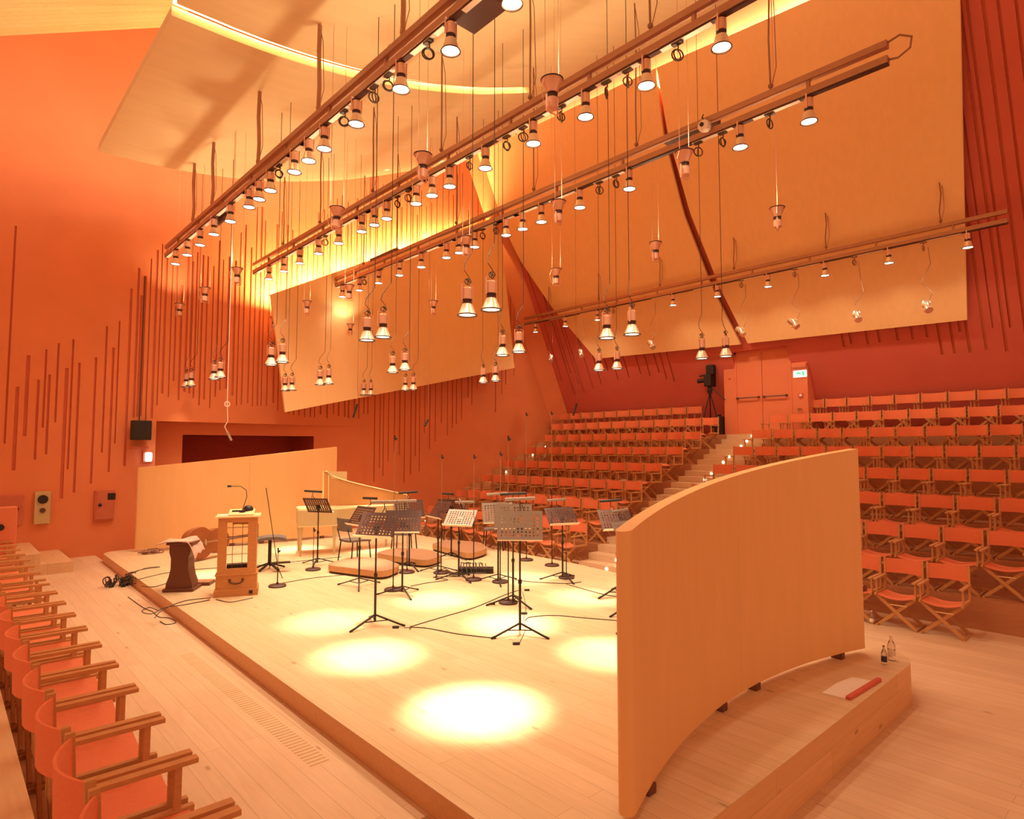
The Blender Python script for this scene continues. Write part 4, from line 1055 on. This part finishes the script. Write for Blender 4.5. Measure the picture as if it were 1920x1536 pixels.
# cable heap over the edge
p = at_z(232, 1098, .22); t = thing('plug_heap', 'heap of black plugs and cables at the stage left edge', 'cable heap', (p.x, p.y, .22))
b = MB()
for i in range(26):
    c = Vector((random.gauss(0, .14), random.gauss(0, .16), random.uniform(.02, .14)))
    b.torus(random.uniform(.04, .10), .009, Matrix.Translation(c) @ Matrix.Rotation(random.uniform(0, 3), 4, 'X') @ Matrix.Rotation(random.uniform(0, 3), 4, 'Y'), 10, 5)
b.build('cables', M['cable'], t)
b = MB()
for i in range(10):
    c = (random.gauss(0, .13), random.gauss(0, .13), random.uniform(.02, .1)); b.box(c[0]-.03, c[0]+.03, c[1]-.025, c[1]+.025, c[2]-.02, c[2]+.03)
b.build('plugs', M['black'], t)
p = at_z(287, 1037, Z0); t = thing('cable_bag', 'small dark heap of cables on the stage before the long screen', 'cable heap', (p.x, p.y, Z0), .3)
b = MB()
for i in range(12): b.torus(random.uniform(.05, .12), .012, Matrix.Translation((random.gauss(0, .12), random.gauss(0, .05), .03+.03*random.random())) @ Matrix.Rotation(random.uniform(-.3, .3), 4, 'X'), 10, 5)
b.build('cables', M['wire'], t)
for i, (u, v, lab) in enumerate([(988, 1108, 'near the central stand leg'), (983, 1152, 'below the central round base'), (923, 1134, 'left of the central round base'), (742, 1178, 'on the left stand leg'), (968, 1209, 'under the frontmost stand')]):
    p = at_z(u, v, Z0); o = MB().box(-.04, .04, -.02, .02, 0, .025).build('floor_plug', M['black'], bevel=.006); o.location = p; o.rotation_euler = (0, 0, -.7)
    tag(o, f'small black inline plug on the floor {lab}', 'plug', 'inline plugs')

# ------------------------------------------------------------------ right foreground: bottles, folder
def bottle(u, v, h, z, label, lab_mat, capm):
    p = at_z(u, v, z); t = thing('bottle', label, 'bottle', (p.x, p.y, z)); r = h*.145
    MB().lathe([(r*.9, 0), (r, .01), (r, h*.58), (r*.75, h*.70), (r*.38, h*.82), (r*.36, h*.93)], 16).build('body', M['glass'], t, smooth=True)
    MB().lathe([(r*.42, h*.93), (r*.42, h)], 12).build('cap', capm, t)
    MB().lathe([(r*1.01, h*.16), (r*1.01, h*.42)], 16, cap0=False, cap1=False).build('label', lab_mat, t, smooth=True)
bottle(1658, 1246, .185, Z0, 'small water bottle with dark label on the stage corner', M['label_dark'], M['wire'])
bottle(1672, 1238, .25, Z0, 'tall clear empty bottle behind the dark labelled one', M['glass'], M['pinkwhite'])
bottle(1635, 1170, .19, 0, 'small clear bottle on the floor below the front seats', M['white'], M['pinkwhite'])
fa, fb = at_z(1590, 1313, Z0), at_z(1649, 1277, Z0); fd = (fb-fa); fl = fd.length; fang = math.atan2(fd.y, fd.x)
t = thing('folder', 'red folder lying on the stage behind the curved screen', 'folder', fa, fang)
MB().box(0, fl, -.02, .02, 0, .03).build('spine', M['redplastic'], t, bevel=.004)
o = MB().sheet([[(fl*.02, .025, 0), (-.02, .21, .002)], [(fl*.5, .025, .006), (fl*.5-.03, .22, .008)], [(fl*.92, .025, .0), (fl*.85, .2, .002)]], (0, 0, .003)).build('paper_sheets', M['white'], smooth=True)
o.location = (fa.x, fa.y, Z0); o.rotation_euler = (0, 0, fang); tag(o, 'white paper sheets beside the red folder on the stage', 'paper')
o = MB().sheet([[cl(i/8, j/6) for j in range(7)] for i in range(9)], (0, 0, .01)).build('garment', M['cloth'], smooth=True)
o.scale = (.7, .8, 1); o.location = (RX[7]-.30, 3.5, -.24); tag(o, 'pale garment left on a front row seat beside the curved screen', 'garment')
o = MB().sheet([[(.05*i, .12*j*.3, .004*((i*j) % 3)) for j in range(4)] for i in range(5)], (0, 0, .004)).build('programme', M['white']); o.location = (RX[4]-.35, 9.95, LV[4]+.46)
tag(o, 'white programme sheet left on a seat of the left block', 'paper')

# ------------------------------------------------------------------ video camera on tripod by the door
t = thing('video_camera', 'black video camera on a tall tripod left of the rear door', 'video camera', (17.0, 9.62, LV[0])); t.scale = (1.12,)*3
for a in (0.5, 2.6, 4.7):
    MB().tube([(0, 0, 1.15), (.32*math.cos(a), .32*math.sin(a), 0)], .018, 6).build('tripod_leg', M['black'], t)
MB().lathe([(.05, 1.1), (.07, 1.2), (.05, 1.3)], 10).build('tripod_head', M['black'], t)
cb_ = MB().box(-.12, .18, -.09, .11, 1.30, 1.62).build('camera_body', M['black'], t, bevel=.02)
MB().tube([(-.02, .05, 1.48), (-.06, .32, 1.46)], .06, 10).build('lens', M['black'], cb_)
MB().box(-.1, .08, -.16, .06, 1.60, 1.88).build('viewfinder', M['black'], cb_, bevel=.03)
MB().tube([(0, .1, 1.62), (0, .3, 1.60)], .02, 6).build('microphone', M['black'], t)
MB().tube([(0, -.03, 1.28), (.03, -.42, .92)], .015, 6).build('pan_handle', M['black'], t)
MB().sphere((.0, -.12, .32), .13, 10, (1, 1, 1.1)).build('sandbag', M['black'], t)
t = thing('equipment_case', 'black equipment case behind the end chair left of the rear door', 'case', (16.95, 9.30, LV[0]-.0))
MB().box(-.1, .2, -.06, .12, 0, .55).build('case', M['black'], t, bevel=.02); MB().box(-.02, .1, .0, .05, .55, .6).build('handle', M['black'], t)
for o in list(COL.objects):
    for k_ in ('_h', '_w'):
        if k_ in o: del o[k_]
